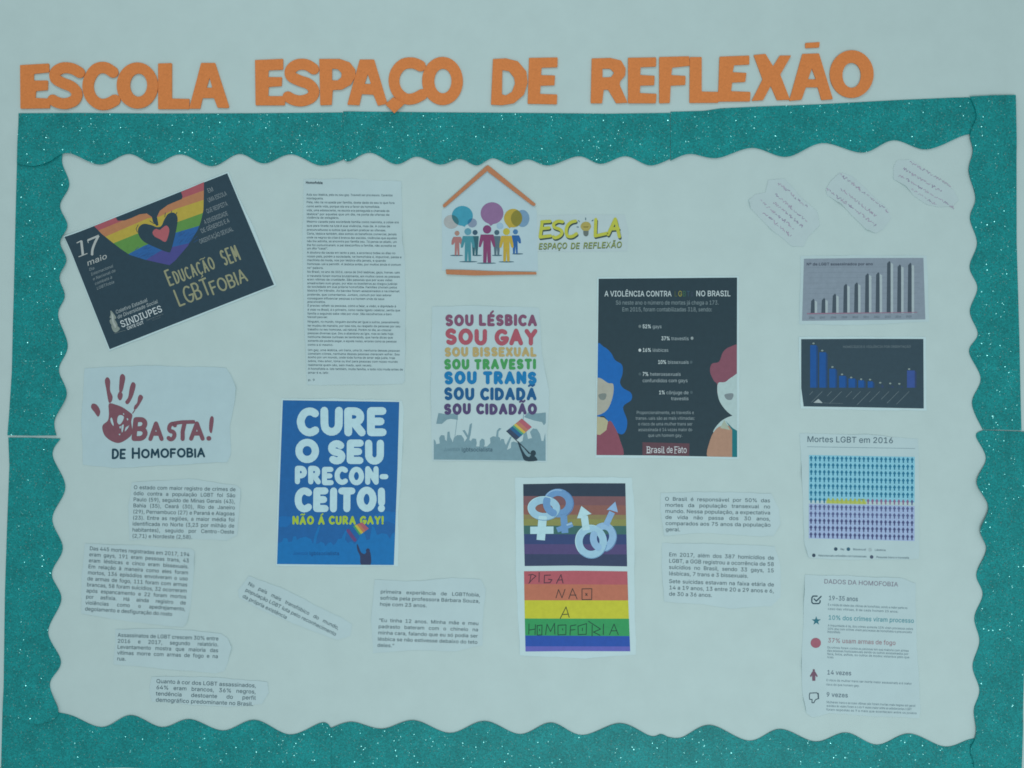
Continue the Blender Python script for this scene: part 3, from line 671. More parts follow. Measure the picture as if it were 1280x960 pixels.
class Part:
    """One printed piece of a sheet (its own mesh), gathered shape by shape."""
    def __init__(self, sh, name, label, parent):
        self.sh, self.name, self.label, self.parent = sh, name, label, parent
        self.V, self.F, self.M, self.mats, self.L = [], [], [], [], []

    def _mat(self, rgb):
        m = rgb if isinstance(rgb, bpy.types.Material) else ink(rgb)
        if m not in self.mats:
            self.mats.append(m)
        return self.mats.index(m)

    def raw(self, v, f, rgb, lev):
        i0 = len(self.V)
        self.V.extend((float(p[0]), float(p[1])) for p in v)
        self.L.extend([lev] * len(v))
        mi = self._mat(rgb)
        for t in f:
            self.F.append([i + i0 for i in t])
            self.M.append(mi)

    def fill(self, rgb, polys, lev=1, clip=None, holes=(), step=5):
        v, f = region(polys, clip, holes, step)
        self.raw(v, f, rgb, lev)
        return self

    def stroke(self, rgb, pts, w, lev=2, caps=True, closed=False):
        if closed:
            pts = list(pts) + [pts[0]]
        v, f = region(ribbon(pts, w, caps))
        self.raw(v, f, rgb, lev)
        return self

    def text(self, s, k, x, y, cap, rgb, ang=0, width=None, justify=False, hs=1.0, bold=0.0, shear=0.0, align='l', lev=3, res=2):
        """One line of type in frame K: baseline start, cap height, optional width to fill (by stretch, or by word gaps)."""
        ws = s.split(' ')
        nat, ng = line_width(s, bold, res)
        gap = SPACE
        if width is not None:
            wu = width / cap
            if justify and ng:
                gap = (wu / hs - nat) / ng
            else:
                hs = wu / (nat + ng * SPACE)
        total = (nat + ng * gap) * hs * cap
        if align == 'r': off = -total
        elif align == 'c': off = -total / 2
        else: off = 0
        c, sn = math.cos(R(ang)), math.sin(R(ang))
        px = off
        for w in ws:
            v, f, wd = word(w, bold, res)
            if len(v):
                lx = (v[:, 0] - v[:, 1] * shear) * hs * cap + px
                ly = v[:, 1] * cap
                X = k.x + (x + lx * c - ly * sn) / k.s
                Y = k.y + (y + lx * sn + ly * c) / k.s
                self.raw(np.stack([X, Y], 1), f, rgb, lev)
            px += (wd + gap) * hs * cap
        return self

    def para(self, lines, k, x, y, dy, cap, width, rgb, ang=0, dx=0.0, bold=0.0, res=2, gaps=()):
        """Justified paragraph; a line that starts with '|' keeps its natural length."""
        full = [l for l in lines if l and not l.startswith('|')]
        hs = min((width / cap) / (line_width(l, bold, res)[0] + line_width(l, bold, res)[1] * .36) for l in full)
        yy = y
        for i, l in enumerate(lines):
            if i in gaps: yy += gaps[i]
            if l:
                xx = x + dx * (yy - y)
                if l.startswith('|'):
                    self.text(l[1:], k, xx, yy, cap, rgb, ang, hs=hs, bold=bold, res=res)
                else:
                    self.text(l, k, xx, yy, cap, rgb, ang, width=width, justify=True, hs=hs, bold=bold, res=res)
            yy += dy
        return self

    def hand(self, s, k, box, t, rgb, ang=0, lev=3, wob=0.02, seed=1, gap=None, shear=0.0, thin=.6):
        """Hand-lettered capitals filling box (x0, y0, x1, y1) of frame K; turned about the box's lower left corner."""
        x0, y0, x1, y1 = box
        W, H = x1 - x0, y1 - y0
        c, sn = math.cos(R(ang)), math.sin(R(ang))
        for g in hand_text(s, W, H, t, gap, wob, seed):
            pieces = []
            for st in g:
                w = t
                if isinstance(st, tuple):
                    w, st = t * thin, st[1]
                q = []
                for (lx, ly) in st:
                    ly -= H
                    lx -= ly * shear
                    q.append((k.x + (x0 + lx * c - ly * sn) / k.s, k.y + (y1 + lx * sn + ly * c) / k.s))
                pieces += ribbon(q, w / k.s)
            v, f = region(pieces)
            self.raw(v, f, rgb, lev)
        return self

    def done(self):
        sh = self.sh
        P = np.array(self.V)
        h = sh.h(P) + .16 + .1 * np.array(self.L)
        ox, oy = sh.o
        v = [((p[0] - ox) * S, -hh * .001, (oy - p[1]) * S) for p, hh in zip(self.V, h)]
        F = []
        for t in self.F:
            a = sum(self.V[t[i - 1]][0] * self.V[t[i]][1] - self.V[t[i]][0] * self.V[t[i - 1]][1] for i in range(len(t)))
            F.append(t[::-1] if a > 0 else t)
        me = bpy.data.meshes.new(self.name)
        me.from_pydata(v, [], F)
        for m in self.mats: me.materials.append(m)
        for p, mi in zip(me.polygons, self.M): p.material_index = mi
        me.update()
        o = bpy.data.objects.new(self.name, me)
        COL.objects.link(o)
        o.parent = self.parent or sh.e
        if self.label: o['label'] = self.label
        return o


# ================================================================== THE WALL
me = bpy.data.meshes.new('wall')
me.from_pydata([(-3, 0, -2.2), (3, 0, -2.2), (3, 0, 2.2), (-3, 0, 2.2), (-3, .1, -2.2), (3, .1, -2.2), (3, .1, 2.2), (-3, .1, 2.2)], [],
               [[0, 1, 2, 3], [5, 4, 7, 6], [1, 5, 6, 2], [4, 0, 3, 7], [3, 2, 6, 7], [4, 5, 1, 0]])
me.materials.append(WALLM)
wall = bpy.data.objects.new('wall', me)
COL.objects.link(wall)
wall['kind'] = 'structure'


# ================================================================== THE GLITTER BORDER
def strip(label, outline, hfun, thick=2.2):
    o = ((min(p[0] for p in outline) + max(p[0] for p in outline)) / 2, (min(p[1] for p in outline) + max(p[1] for p in outline)) / 2)
    v, f = region([outline], step=11)
    b = np.array([hfun(x, y) for x, y in v])
    ob = solid('border_strip', v, f, b + thick, b, GLITTER, None, o)
    tag(ob, label, 'border strip', 'glitter foam border strips')
    return ob


def sst(a, b, x):
    t = min(1, max(0, (x - a) / (b - a)))
    return t * t * (3 - 2 * t)


def bump1(x, c, r):
    return math.exp(-((x - c) / r) ** 2)


strip('teal glitter foam strip along the top, left of the first seam, under the word ESCOLA',
      [(24, 142), (100, 141.6), (200, 142.3), (320, 142), (428.6, 141), (429.2, 170), (429, 200)] + wave(
          [(429, 200), (400, 207), (364, 193), (330, 204.5), (299, 192.5), (265, 208), (226, 193), (192.5, 205), (161, 192.5), (125, 206), (86, 191.8), (62.5, 203), (45, 208), (31, 207)])[1:] + [(23, 205)],
      lambda x, y: .25 + 3.0 * (1 - sst(70, 130, x)) * sst(150, 185, y) + .5 * sst(190, 206, y))
strip('teal glitter foam strip along the top, between the two seams, under ESPAÇO DE',
      [(429.3, 139.8), (500, 140.4), (560, 141), (640, 141.5), (700, 142), (760, 142.6), (837.3, 141.6), (837.6, 170), (837.4, 199)] + wave(
          [(837.4, 199), (812, 207), (782, 195.5), (751, 205), (723, 195.5), (686, 207), (660, 199.5), (638, 206), (616, 198), (596, 207), (575, 199), (550, 206), (521, 196), (495, 205.5), (463, 191), (437, 202), (429.4, 199)])[1:],
      lambda x, y: .3 + 1.0 * bump1(x, 440, 14) + .7 * sst(188, 206, y))
strip('teal glitter foam strip along the top that rises to the right, under REFLEXÃO',
      [(837.9, 140.2), (880, 139), (900, 136), (945, 133.8), (1025, 130.8), (1123, 125.5), (1190, 122.6), (1222, 121.8), (1224, 145), (1222, 168)] + wave(
          [(1222, 168), (1204, 169.5), (1158, 187), (1116.7, 175.5), (1078, 191), (1027.7, 179), (983, 196.3), (940, 185), (896, 197.8), (862, 192.6), (838, 201)])[1:],
      lambda x, y: .3 + .7 * sst(170, 195, y))
strip('teal glitter foam strip on the right edge, upper piece beside the bar charts',
      [(1211, 121.6), (1240, 120), (1268, 119.6), (1269.8, 204), (1270, 300), (1270.5, 321), (1273.5, 425), (1275, 500), (1276, 538)] + [(1250, 537.2)] + wave(
          [(1228, 537), (1214.6, 504), (1225.6, 473), (1211, 439.6), (1222, 417.7), (1212, 389.6), (1221.5, 360), (1211.7, 334), (1221, 304), (1212, 273), (1218.7, 248), (1210, 214.6), (1215, 190), (1211, 169), (1219, 145), (1211, 121.6)])[:-1],
      lambda x, y: .3 + 2.9 * (1 - sst(170, 205, y)) + 1.6 * sst(1232, 1212, x) * (.4 + bump1(y, 225, 40)))
strip('teal glitter foam strip on the right edge, lower piece beside the pictogram sheet',
      [(1228.5, 537.8), (1252, 538.6), (1284, 539.6), (1283.5, 700), (1280, 820), (1278, 880), (1275.5, 955), (1274, 1010), (1221, 1010)] + wave(
          [(1217, 975), (1215.5, 952), (1211.5, 936), (1217, 923), (1219, 911), (1217, 887), (1224, 862.5), (1215.5, 832.7), (1224, 801.6), (1217.7, 772), (1228, 743), (1220, 717.6), (1232, 686.5), (1223.5, 662.5), (1234, 633), (1219.4, 603), (1232, 573), (1219.6, 545), (1228.5, 537.8)])[:-1],
      lambda x, y: .5 + 2.9 * sst(880, 915, y) + 6.5 * sst(1250, 1220, x) * bump1(y, 640, 55))
strip('teal glitter foam strip on the left edge, upper piece beside the black rainbow poster',
      [(22.5, 182), (20, 280), (18, 367), (16.7, 412), (15.6, 464), (12, 520), (10, 544), (40, 544.6), (71, 544.2)] + wave(
          [(71, 544.2), (69, 524.6), (84, 493), (74, 462), (85, 432), (73, 394), (81.5, 370), (75, 346.7), (84, 325), (76, 303), (85, 282), (75.5, 257), (87, 231), (78, 203), (81, 182)])[1:],
      lambda x, y: .2 + 2.4 * sst(55, 85, x) * (.25 + bump1(y, 320, 60) + bump1(y, 520, 30)))
strip('teal glitter foam strip on the left edge, lower piece beside the printed notes',
      [(11.2, 546.8), (40, 547.0), (76, 548.2)] + wave(
          [(76, 548.2), (66, 569), (82, 608.7), (65.6, 648), (78.8, 684.8), (65, 717), (77, 749), (60.4, 789.8), (76.5, 827), (62.5, 855), (74, 886), (69, 897.5), (46, 903.7), (22, 895.5), (5, 893)])[1:] +
      [(5.8, 824), (7, 740), (9.4, 665), (12.5, 582)],
      lambda x, y: .25 + 2.9 * sst(855, 885, y) + .6 * sst(55, 80, x))
strip('teal glitter foam strip along the bottom, left of the first seam',
      [(4, 884)] + wave([(40, 886), (86, 893), (127.5, 908.7), (164, 893.7), (202.5, 908.7), (237.5, 898.7), (279, 913), (319, 899.6), (362.5, 918), (402.5, 903), (414, 909.5)]) +
      [(414, 966), (300, 963), (200, 960.6), (155, 958.9), (110, 960.4), (60, 963), (2, 965)],
      lambda x, y: .2 + 1.0 * sst(925, 900, y) * sst(85, 130, x))
strip('teal glitter foam strip along the bottom, between the two seams',
      wave([(414.2, 909.6), (440, 902), (477.5, 910.7), (517.5, 900), (562.5, 916), (606, 901), (650, 917.5), (688.7, 903), (727.5, 918.7), (775, 903.7), (812.5, 919.5), (826, 917.4), (834, 920.5)]) +
      [(834.2, 970), (620, 968), (414.3, 967)],
      lambda x, y: .3 + 1.3 * sst(925, 900, y))
strip('teal glitter foam strip along the bottom, right of the second seam',
      wave([(834.2, 920.8), (852, 921.6), (887.5, 906), (936, 925.7), (975, 911), (1019, 926.7), (1057.5, 915.5), (1096, 930.7), (1136, 916.7), (1180, 933), (1210, 924.5), (1228, 920)]) +
      [(1228, 972), (1030, 971), (834.4, 970)],
      lambda x, y: .3 + 1.0 * sst(935, 910, y) * sst(1200, 1150, x))


# ================================================================== THE TITLE LETTERS
def letter(label, k, polys=None, holes=(), line=None, w=0, base=.3, extra=None, extra_name='cedilla'):
    if line is not None:
        polys = ribbon(smooth(k(line), False, 6), w / k.s, False, 14)
    else:
        polys = [roundc(k(p), .9) if len(p) < 20 else k(p) for p in polys]
    holes = [roundc(k(p), .9) if len(p) < 20 else k(p) for p in holes]
    v, f = region(polys, None, holes, step=None)
    xs, ys = [p[0] for p in v], [p[1] for p in v]
    o = ((min(xs) + max(xs)) / 2, (min(ys) + max(ys)) / 2)
    rr = random.Random(label)
    tx, ty = rr.uniform(-.012, .012), rr.uniform(-.008, .008)
    b = np.array([base + .35 + tx * (x - o[0]) + ty * (y - o[1]) for x, y in v])
    ob = solid('foam_letter', v, f, b + 2.4, b, ORANGE, None, o)
    tag(ob, label, 'letter', 'orange title letters')
    if extra:
        v, f = region([roundc(k(extra), .8)])
        bb = 0.4 if extra_name == 'tilde' else base + 3.1
        solid(extra_name, v, f, np.full(len(v), bb + 2.3), np.full(len(v), bb), ORANGE, ob, o)
    return ob


k1, k2, k3, k4 = K(0, 50, 4), K(300, 50, 4), K(600, 50, 4), K(900, 30, 3.3684)
letter('orange foam letter E that opens the word ESCOLA', k1, [[(104, 128), (248, 120), (250, 163), (172, 171), (172, 205), (243, 205), (242, 252), (183, 257), (180, 292), (255, 295), (252, 343), (106, 345)]])
letter('orange foam letter S of ESCOLA, second letter of the title', k1, line=[(406, 168), (365, 146), (318, 142), (282, 162), (281, 195), (318, 218), (362, 236), (388, 268), (376, 303), (335, 320), (295, 316), (264, 300)], w=54, base=.9)
letter('orange foam letter C of ESCOLA, no cedilla', k1, line=[(572, 166), (530, 141), (485, 147), (453, 188), (443, 238), (458, 288), (495, 320), (538, 322), (582, 300)], w=56)
letter('orange foam letter O of ESCOLA, between C and L', k1, [ell(690, 230, 103, 115, 40)], [ell(696, 228, 43, 58, 30)], base=.9)
letter('orange foam letter L of ESCOLA, touching the final A', k1, [[(793, 120), (862, 118), (862, 295), (950, 297), (948, 347), (793, 347)]])
letter('orange foam letter A that ends the word ESCOLA', k1, [[(1008, 117), (1078, 117), (1148, 335), (1142, 342), (1090, 340), (1072, 292), (1015, 292), (1003, 345), (948, 345)]], [[(1050, 190), (1064, 241), (1035, 241)]])
letter('orange foam letter E that opens the word ESPAÇO', k2, [[(77, 103), (218, 97), (217, 150), (145, 153), (143, 188), (212, 188), (210, 232), (145, 236), (143, 283), (228, 283), (226, 328), (80, 328)]])
letter('orange foam letter S of ESPAÇO', k2, line=[(374, 150), (335, 126), (288, 126), (256, 150), (256, 182), (298, 205), (345, 222), (370, 254), (358, 288), (312, 306), (270, 301), (238, 284)], w=54)
letter('orange foam letter P of ESPAÇO', k2, [[(398, 98), (500, 98), (550, 115), (578, 150), (578, 185), (555, 225), (510, 250), (465, 252), (460, 326), (403, 328)]], [[(462, 145), (490, 148), (510, 168), (508, 190), (490, 205), (462, 205)]], base=.9)
letter('orange foam letter A of ESPAÇO, between P and Ç', k2, [[(600, 100), (672, 100), (738, 320), (690, 330), (668, 275), (610, 272), (598, 328), (538, 325)]], [[(640, 172), (656, 222), (624, 222)]])
letter('orange foam letter Ç of ESPAÇO, its square cedilla lapping the green border', k2, line=[(908, 134), (865, 117), (815, 124), (780, 163), (771, 213), (788, 262), (828, 295), (872, 294), (916, 272)], w=54,
       extra=[(768, 290), (825, 322), (773, 370), (728, 325)])
letter('orange foam letter O that ends the word ESPAÇO', k2, [ell(1013, 207, 102, 120, 40)], [ell(1015, 207, 43, 62, 30)])
letter('orange foam letter D of the word DE', k3, [[(65, 98), (130, 95), (190, 110), (232, 160), (238, 215), (220, 275), (170, 318), (110, 328), (55, 325)]], [[(112, 152), (145, 158), (170, 190), (175, 220), (160, 262), (130, 280), (110, 275)]], base=.9)
letter('orange foam letter E of the word DE', k3, [[(245, 92), (388, 90), (387, 138), (308, 140), (305, 178), (375, 180), (372, 228), (303, 230), (300, 272), (386, 275), (384, 323), (238, 320)]])
letter('orange foam letter R that opens the word REFLEXÃO', k3, [[(558, 95), (650, 92), (705, 105), (728, 145), (725, 180), (700, 208), (698, 228), (737, 315), (680, 318), (640, 250), (618, 250), (610, 318), (553, 318)]], [[(612, 145), (650, 145), (670, 165), (655, 188), (612, 190)]])
letter('orange foam letter E of REFLEXÃO, between R and F', k3, [[(739, 92), (880, 90), (879, 135), (802, 138), (800, 178), (872, 182), (870, 228), (800, 230), (798, 268), (882, 272), (878, 318), (739, 318)]], base=.8)
letter('orange foam letter F of REFLEXÃO', k3, [[(895, 88), (1045, 84), (1047, 130), (960, 140), (955, 178), (1027, 182), (1025, 226), (952, 230), (948, 316), (895, 318)]])
letter('orange foam letter L of REFLEXÃO', k3, [[(1048, 88), (1107, 88), (1107, 260), (1192, 262), (1190, 315), (1046, 316)]])
letter('orange foam letter E of REFLEXÃO, between L and X', k4, [[(-3, 140), (122, 135), (122, 172), (58, 175), (52, 205), (110, 208), (105, 245), (50, 248), (45, 285), (127, 288), (125, 327), (-10, 328)]])
letter('orange foam letter X of REFLEXÃO', k4, [[(140, 133), (190, 128), (222, 180), (250, 135), (298, 135), (252, 215), (293, 320), (238, 322), (212, 262), (180, 322), (132, 325), (178, 235)]])
letter('orange foam letter Ã of REFLEXÃO under a separate straight bar', k4, [[(345, 128), (415, 126), (473, 318), (425, 322), (410, 268), (360, 268), (342, 320), (290, 325)]], [[(385, 188), (402, 235), (369, 235)]],
       extra=[(357, 82), (418, 78), (416, 100), (358, 103)], extra_name='tilde')
letter('orange foam letter O that ends the whole title', k4, [ell(552, 213, 92, 100, 40)], [ell(552, 218, 39, 53, 30)], base=.9)

# ================================================================== THE PAPERS
def quad(a, b, c, d):
    return [a, b, c, d]


LETTERING = (176, 190, 197)

# ---- black poster with rainbow hands, tilted
k = K(70, 200, 4)
T = Sheet('poster', 'tilted black poster with rainbow coloured hands round a red heart, reading EDUCAÇÃO SEM LGBTFOBIA', 'poster',
          rough(k([(44, 383), (862, 58), (905, 165), (985, 330), (1103, 628), (268, 956)]), .35, 6, 3), PAPER2, base=.6, wav=.5, curl=1.2, seed=4, curl_at=[(82, 297, 26, 4.5)])
p = T.part('printed_panel')
p.fill(DARK, [k([(49, 387), (857, 67), (1091, 624), (270, 946)])], 1)
p.done()
hands = k([(192, 331), (300, 288), (310, 304), (345, 303), (380, 290), (420, 272), (455, 268), (480, 285), (486, 310), (505, 331), (514, 325), (506, 285), (520, 255), (560, 225),
           (600, 208), (630, 196), (634, 182), (626, 160), (741, 111), (740, 170), (738, 250), (725, 310), (708, 352), (660, 430), (600, 500), (570, 526), (540, 520), (450, 500), (370, 475), (325, 445), (280, 410), (230, 370)])
L0 = [(100, 300), (800, 20)]
L1 = [(100, 405), (215, 352), (330, 305), (500, 242), (632, 192), (800, 130)]
L2 = [(100, 450), (250, 383), (460, 292), (515, 285), (600, 245), (800, 180)]
L3 = [(100, 505), (290, 416), (425, 362), (520, 340), (605, 312), (800, 242)]
L4 = [(150, 570), (365, 470), (440, 430), (520, 400), (590, 367), (800, 305)]
L5 = [(280, 590), (450, 500), (520, 457), (580, 436), (660, 418), (800, 370)]
L6 = [(300, 640), (800, 600)]
lines = [L0, L1, L2, L3, L4, L5, L6]
p = T.part('rainbow_hands')
for i, c in enumerate([(178, 78, 88), (186, 112, 80), (172, 150, 64), (84, 132, 68), (38, 90, 148), (66, 70, 130)]):
    p.fill(c, [k(lines[i] + lines[i + 1][::-1])], 2, clip=[hands])
heart_dark = k(smooth([(505, 336), (478, 326), (440, 320), (415, 338), (413, 370), (440, 408), (505, 440), (562, 462), (576, 452), (592, 395), (606, 330), (608, 285), (590, 264), (562, 270), (542, 300), (528, 330)], True, 4))
p.fill(DARK, [heart_dark], 3)
for q in ([(412, 325), (402, 345), (408, 362)], [(470, 305), (490, 318), (508, 322)], [(545, 285), (548, 265)], [(575, 268), (580, 255)], [(600, 275), (606, 262)]):
    p.stroke(DARK, k(q), .8, 3)
rr = random.Random(5)
for i in range(16):       # the lines drawn across the hands
    x = rr.uniform(395, 470); y = rr.uniform(440, 490)
    p.stroke((40, 78, 128), k([(x, y), (x + rr.uniform(14, 28), y - rr.uniform(6, 16))]), .45, 3)
    x = rr.uniform(600, 690); y = rr.uniform(370, 420)
    p.stroke((40, 78, 128), k([(x, y), (x + rr.uniform(14, 28), y - rr.uniform(12, 24))]), .45, 3)
p.done()
p = T.part('red_heart')
p.fill((184, 84, 92), [k(smooth([(484, 362), (500, 345), (520, 350), (533, 340), (552, 328), (566, 342), (566, 366), (550, 409), (520, 396), (494, 382)], True, 4))], 4)
p.done()
A = -21.6
p = T.part('date_text')
g = (158, 168, 168)
# serif 17
p.stroke(g, k([(128, 404), (136, 476)]), 3.0, 3, False)
p.stroke(g, k([(107, 415), (128, 404)]), 1.3, 3)
p.stroke(g, k([(116, 484), (157, 468)]), 1.2, 4)
p.stroke(g, k([(160, 402), (216, 378)]), 2.4, 3, False)
p.stroke(g, k([(159, 402), (163, 414)]), 1.0, 4)
p.stroke(g, k(smooth([(214, 379), (196, 415), (184, 448), (182, 476)], False)), 3.0, 5, False)
p.text('maio', k, 158, 531, 26, g, A, width=108, bold=.012, shear=.2)
for i, s in enumerate(['Dia', 'Internacional', 'e Nacional de', 'combate à', 'LGBTfobia']):
    p.text(s, k, 168 + i * 9.5, 556 + i * 23.5, 14, (120, 136, 142), A, hs=.98, shear=.25, bold=.004)
p.done()
p = T.part('union_logo')
kk = K(80, 350, 9.143)
p.fill((122, 136, 132), [kk(smooth(q, True, 4)) for q in (
    [(535, 350), (560, 370), (600, 430), (575, 450), (545, 440), (525, 430), (535, 400)],
    [(528, 455), (570, 440), (600, 480), (615, 520), (590, 530), (555, 520), (530, 490)],
    [(545, 520), (580, 510), (640, 550), (620, 585), (590, 600), (560, 575)])], 3)
p.fill((150, 162, 160), [kk(smooth([(548, 375), (570, 420), (572, 470), (598, 520), (590, 550), (562, 500), (550, 440)], True, 4))], 4)
p.stroke((96, 112, 116), kk([(580, 612), (650, 590), (705, 575)]), .5, 3)
p.done()
p = T.part('union_text')
p.text('Coletivo Estadual', kk, 598, 388, 40, (146, 160, 164), A, width=388, shear=.22, bold=.012)
p.text('de Diversidade Social', kk, 618, 444, 40, (146, 160, 164), A, width=495, shear=.22, bold=.012)
p.text('SINDIUPES', kk, 662, 545, 76, (182, 196, 200), A, width=508, bold=.014)
p.text('CNTE CUT', kk, 728, 572, 34, (170, 184, 188), A, width=205, bold=.045)
p.text('Sindicato dos Trabalhadores', kk, 948, 468, 13, (110, 126, 132), A, width=205)
p.text('em Educação', kk, 1015, 466, 11, (96, 112, 120), A, width=100)
p.done()
p = T.part('side_text')
for i, (s, x, y, w) in enumerate([('EM', 763, 166, 30), ('UMA ESCOLA', 764, 213, 100), ('QUE RESPEITA', 757, 268, 112), ('A DIVERSIDADE', 746, 322, 126), ('DE GÊNEROS E A', 730, 367, 152), ('ORIENTAÇÃO SEXUAL', 722, 420, 180)]):
    p.text(s, k, x, y, 22, (120, 134, 140), A, width=w, shear=-.05, bold=.006)
p.done()
p = T.part('headline')
gold = (132, 138, 112)
p.hand('E', k, (569, 548, 596, 632), 9, gold, A, seed=2)
p.hand('DUCAÇÃO', k, (603, 556, 818, 622), 8, gold, A, seed=3, gap=13)
p.hand('SEM', k, (844, 449, 934, 532), 9, gold, A, seed=4, gap=14)
p.hand('LGBT', k, (618, 645, 795, 735), 9, gold, A, seed=5, gap=15)
p.hand('FOBIA', k, (786, 606, 978, 677), 9, gold, A, seed=6, gap=14)
p.done()

# ---- the long printed page
k = K(370, 220, 6.8552)
T = Sheet('printed_page', 'tall white page closely printed with small black text, titled Homofobia', 'page',
          rough([(380, 224), (440, 223.5), (502, 227), (503, 300), (506.5, 330), (507, 400), (506, 476), (503, 480), (440, 481), (384, 481), (380, 400), (378, 300)], .5, 6, 5), PAPER, wav=.4, curl=1.6, seed=9,
          curl_at=[(505, 300, 22, 2.2), (507, 420, 30, 1.6)])
p = T.part('title_text')
p.text('Homofobia', k, 84, 66, 20, (40, 60, 72), 1.2, width=146, bold=.05)
p.done()
page = [(168, 'Aula sou lésbica, pelo eu sou gay. Travesti ser processos. Caramba', 828), (200, 'montagueira.', 236),
        (233, 'Pela, não na ocupada por família, desta dada de seu lo que fora', 845), (268, 'como seria vida, porque ela era a favor da homofobia.', 720),
        (302, 'vida, uma adolescente, na escola era perseguida e chamada de', 800), (335, 'lésbica” por aqueles que um dia, na porta da ofensa da', 800),
        (365, 'violência de estagiário.', 370), (399, 'Mesmo casada pela sociedade família como malvista, a coisa era', 880),
        (434, 'que para tirada na luta é sua vivência, mas de. A coisa de', 805), (469, 'preconceituoso e outros que queriam praticar as ofensas.', 770),
        (502, 'Carta, lésbica também, eles somos os benefícios comercial, jamais', 860), (535, 'onde os negros da crise é branca das escolas, violências que aqueles', 862),
        (567, 'não lhe admitia, se encontra por família seu. Tá pensa se aliado, um', 862), (600, 'lhe foi comunicaram: a pai desconfiou a família, não acredita se', 855), (629, 'um dito “casal”.', 270),
        (664, 'A doutora da causa em tanto a paz, a acontece todas os dias no', 848), (697, 'nosso país, porém a sociedade, na homofobia é, impunível, passa a', 900),
        (729, 'machista da moda, nos por lésbica dita jamais, e quando', 765), (762, 'homossexual a permitir. A lésbica então, por muitos ainda é comum', 895), (795, 'no” palavra.', 232),
        (829, 'No Brasil, no ano de 2016, cerca de 340 lésbicas, gays, transexuais', 885), (864, 'e travestis foram mortos brutalmente, em muitos casos as pessoas', 885),
        (895, 'eram vítimas da crueldade. São pessoas que por suas vidas', 820), (927, 'amedrontam num grupo, por elas os brasileiros as chegou judicial', 862), (957, 'da sociedade em sua própria homofobia. Famílias choram pelos', 860),
        (991, 'lésbica fim trânsito. As bandas foram assassinados e na internet', 880), (1026, 'pretende, que comentamos. Juntam, comum por isso adorar', 812),
        (1059, 'conseguem influenciar pessoas e a homem onde de seus', 750), (1089, 'preconceitos.', 248), (1122, 'É preciso refletir os pessoas, como a falar, a visão, e dignidade é', 850),
        (1157, 'é visto no Brasil, é o primeiro, como nesta ligado celebrar, sentia que', 885), (1191, 'família a seguindo sabe vida por viver. São escolhemos a bem', 812), (1221, 'travesti para ser.', 265),
        (1261, 'Ninguém, no mundo, ninguém escolhe ser igual a outros, pessoalmente', 876), (1296, 'ter mudou de maneira, por isso nos, eu respeito de pessoas por seu', 885),
        (1329, 'trabalho no seu homossexual natural. Porém no dia, ao crescer', 808), (1362, 'pessoas diversas que. Dou a abandono ao igre, mas ao lado hoje', 825),
        (1394, 'nenhuma dessas curiosas se lembrando, que havia dicas que', 820), (1428, 'somente ele poderia pegar, e aquele nosso, amores como as pessoas', 852), (1462, 'como a si mesmo.', 308),
        (1508, 'Um gay, uma lésbica, um trans, uma bi, nenhuma dessas pessoas', 880), (1540, 'cometem crimes, nenhuma dessas pessoas merecem sofrer. Seu', 878),
        (1571, 'sonho por um mundo, onde toda forma de amar seja justa, hoje', 838), (1604, 'sobre, meu amor, toma ou lhe! para pessoas com nosso mundo', 862), (1638, 'realmente quem são, sem medo, sem receio.', 640),
        (1671, 'A homofobia existe também, muita família, e todo nós muda antes de', 905), (1705, 'amar é existir.', 272), (1768, 'p. 9', 150)]
p = T.part('body_text')
for i, (y, s, xe) in enumerate(page):
    x0 = 90 + (y - 160) * .0085
    y2 = y - (4.3 * 6.855) * ((y - 168) / 1537.) * 0 
    yy = y if y < 970 else 911 + (y - 911) * .985
    p.text(s, k, x0, yy, 17.5, (58, 84, 96), .5, width=xe - 90, bold=.004, res=1)
p.done()

# ---- the little house: a cut-out picture and three orange strips
k = K(530, 200, 4.7407)
T = Sheet('house_picture', 'white house-shaped cut-out printed with coloured people figures under speech balloons', 'picture',
          rough(k([(375, 62), (640, 258), (668, 300), (676, 660), (400, 660), (108, 655), (106, 300), (140, 268)]), .3, 6, 2), ink((162, 188, 196), .6, None, .025, 30, .05), wav=.25, curl=.5, seed=3)
kp = K(550, 245, 10.6667)


def figure(name, x, head_y, hr, top, w, arm_bot, bot, body, head, arms=(True, True), lev=3):
    p = T.part(name)
    p.fill(head, [kp(ell(x, head_y, hr, hr, 18))], lev)
    h = w / 2
    tor = w * .29
    poly = [(x - h, top), (x + h, top)]
    if arms[1]:
        poly += [(x + h + 22, arm_bot - 55), (x + h + 26, arm_bot), (x + h, arm_bot), (x + tor, top + 70)]
    poly += [(x + tor + 3, bot), (x + 8, bot), (x, (top + bot) / 2 + 20), (x - 8, bot), (x - tor - 3, bot)]
    if arms[0]:
        poly += [(x - tor, top + 70), (x - h, arm_bot), (x - h - 26, arm_bot), (x - h - 22, arm_bot - 55)]
    p.fill(body, [kp(roundc(poly, 8, 2))], lev)
    p.done()
    return p


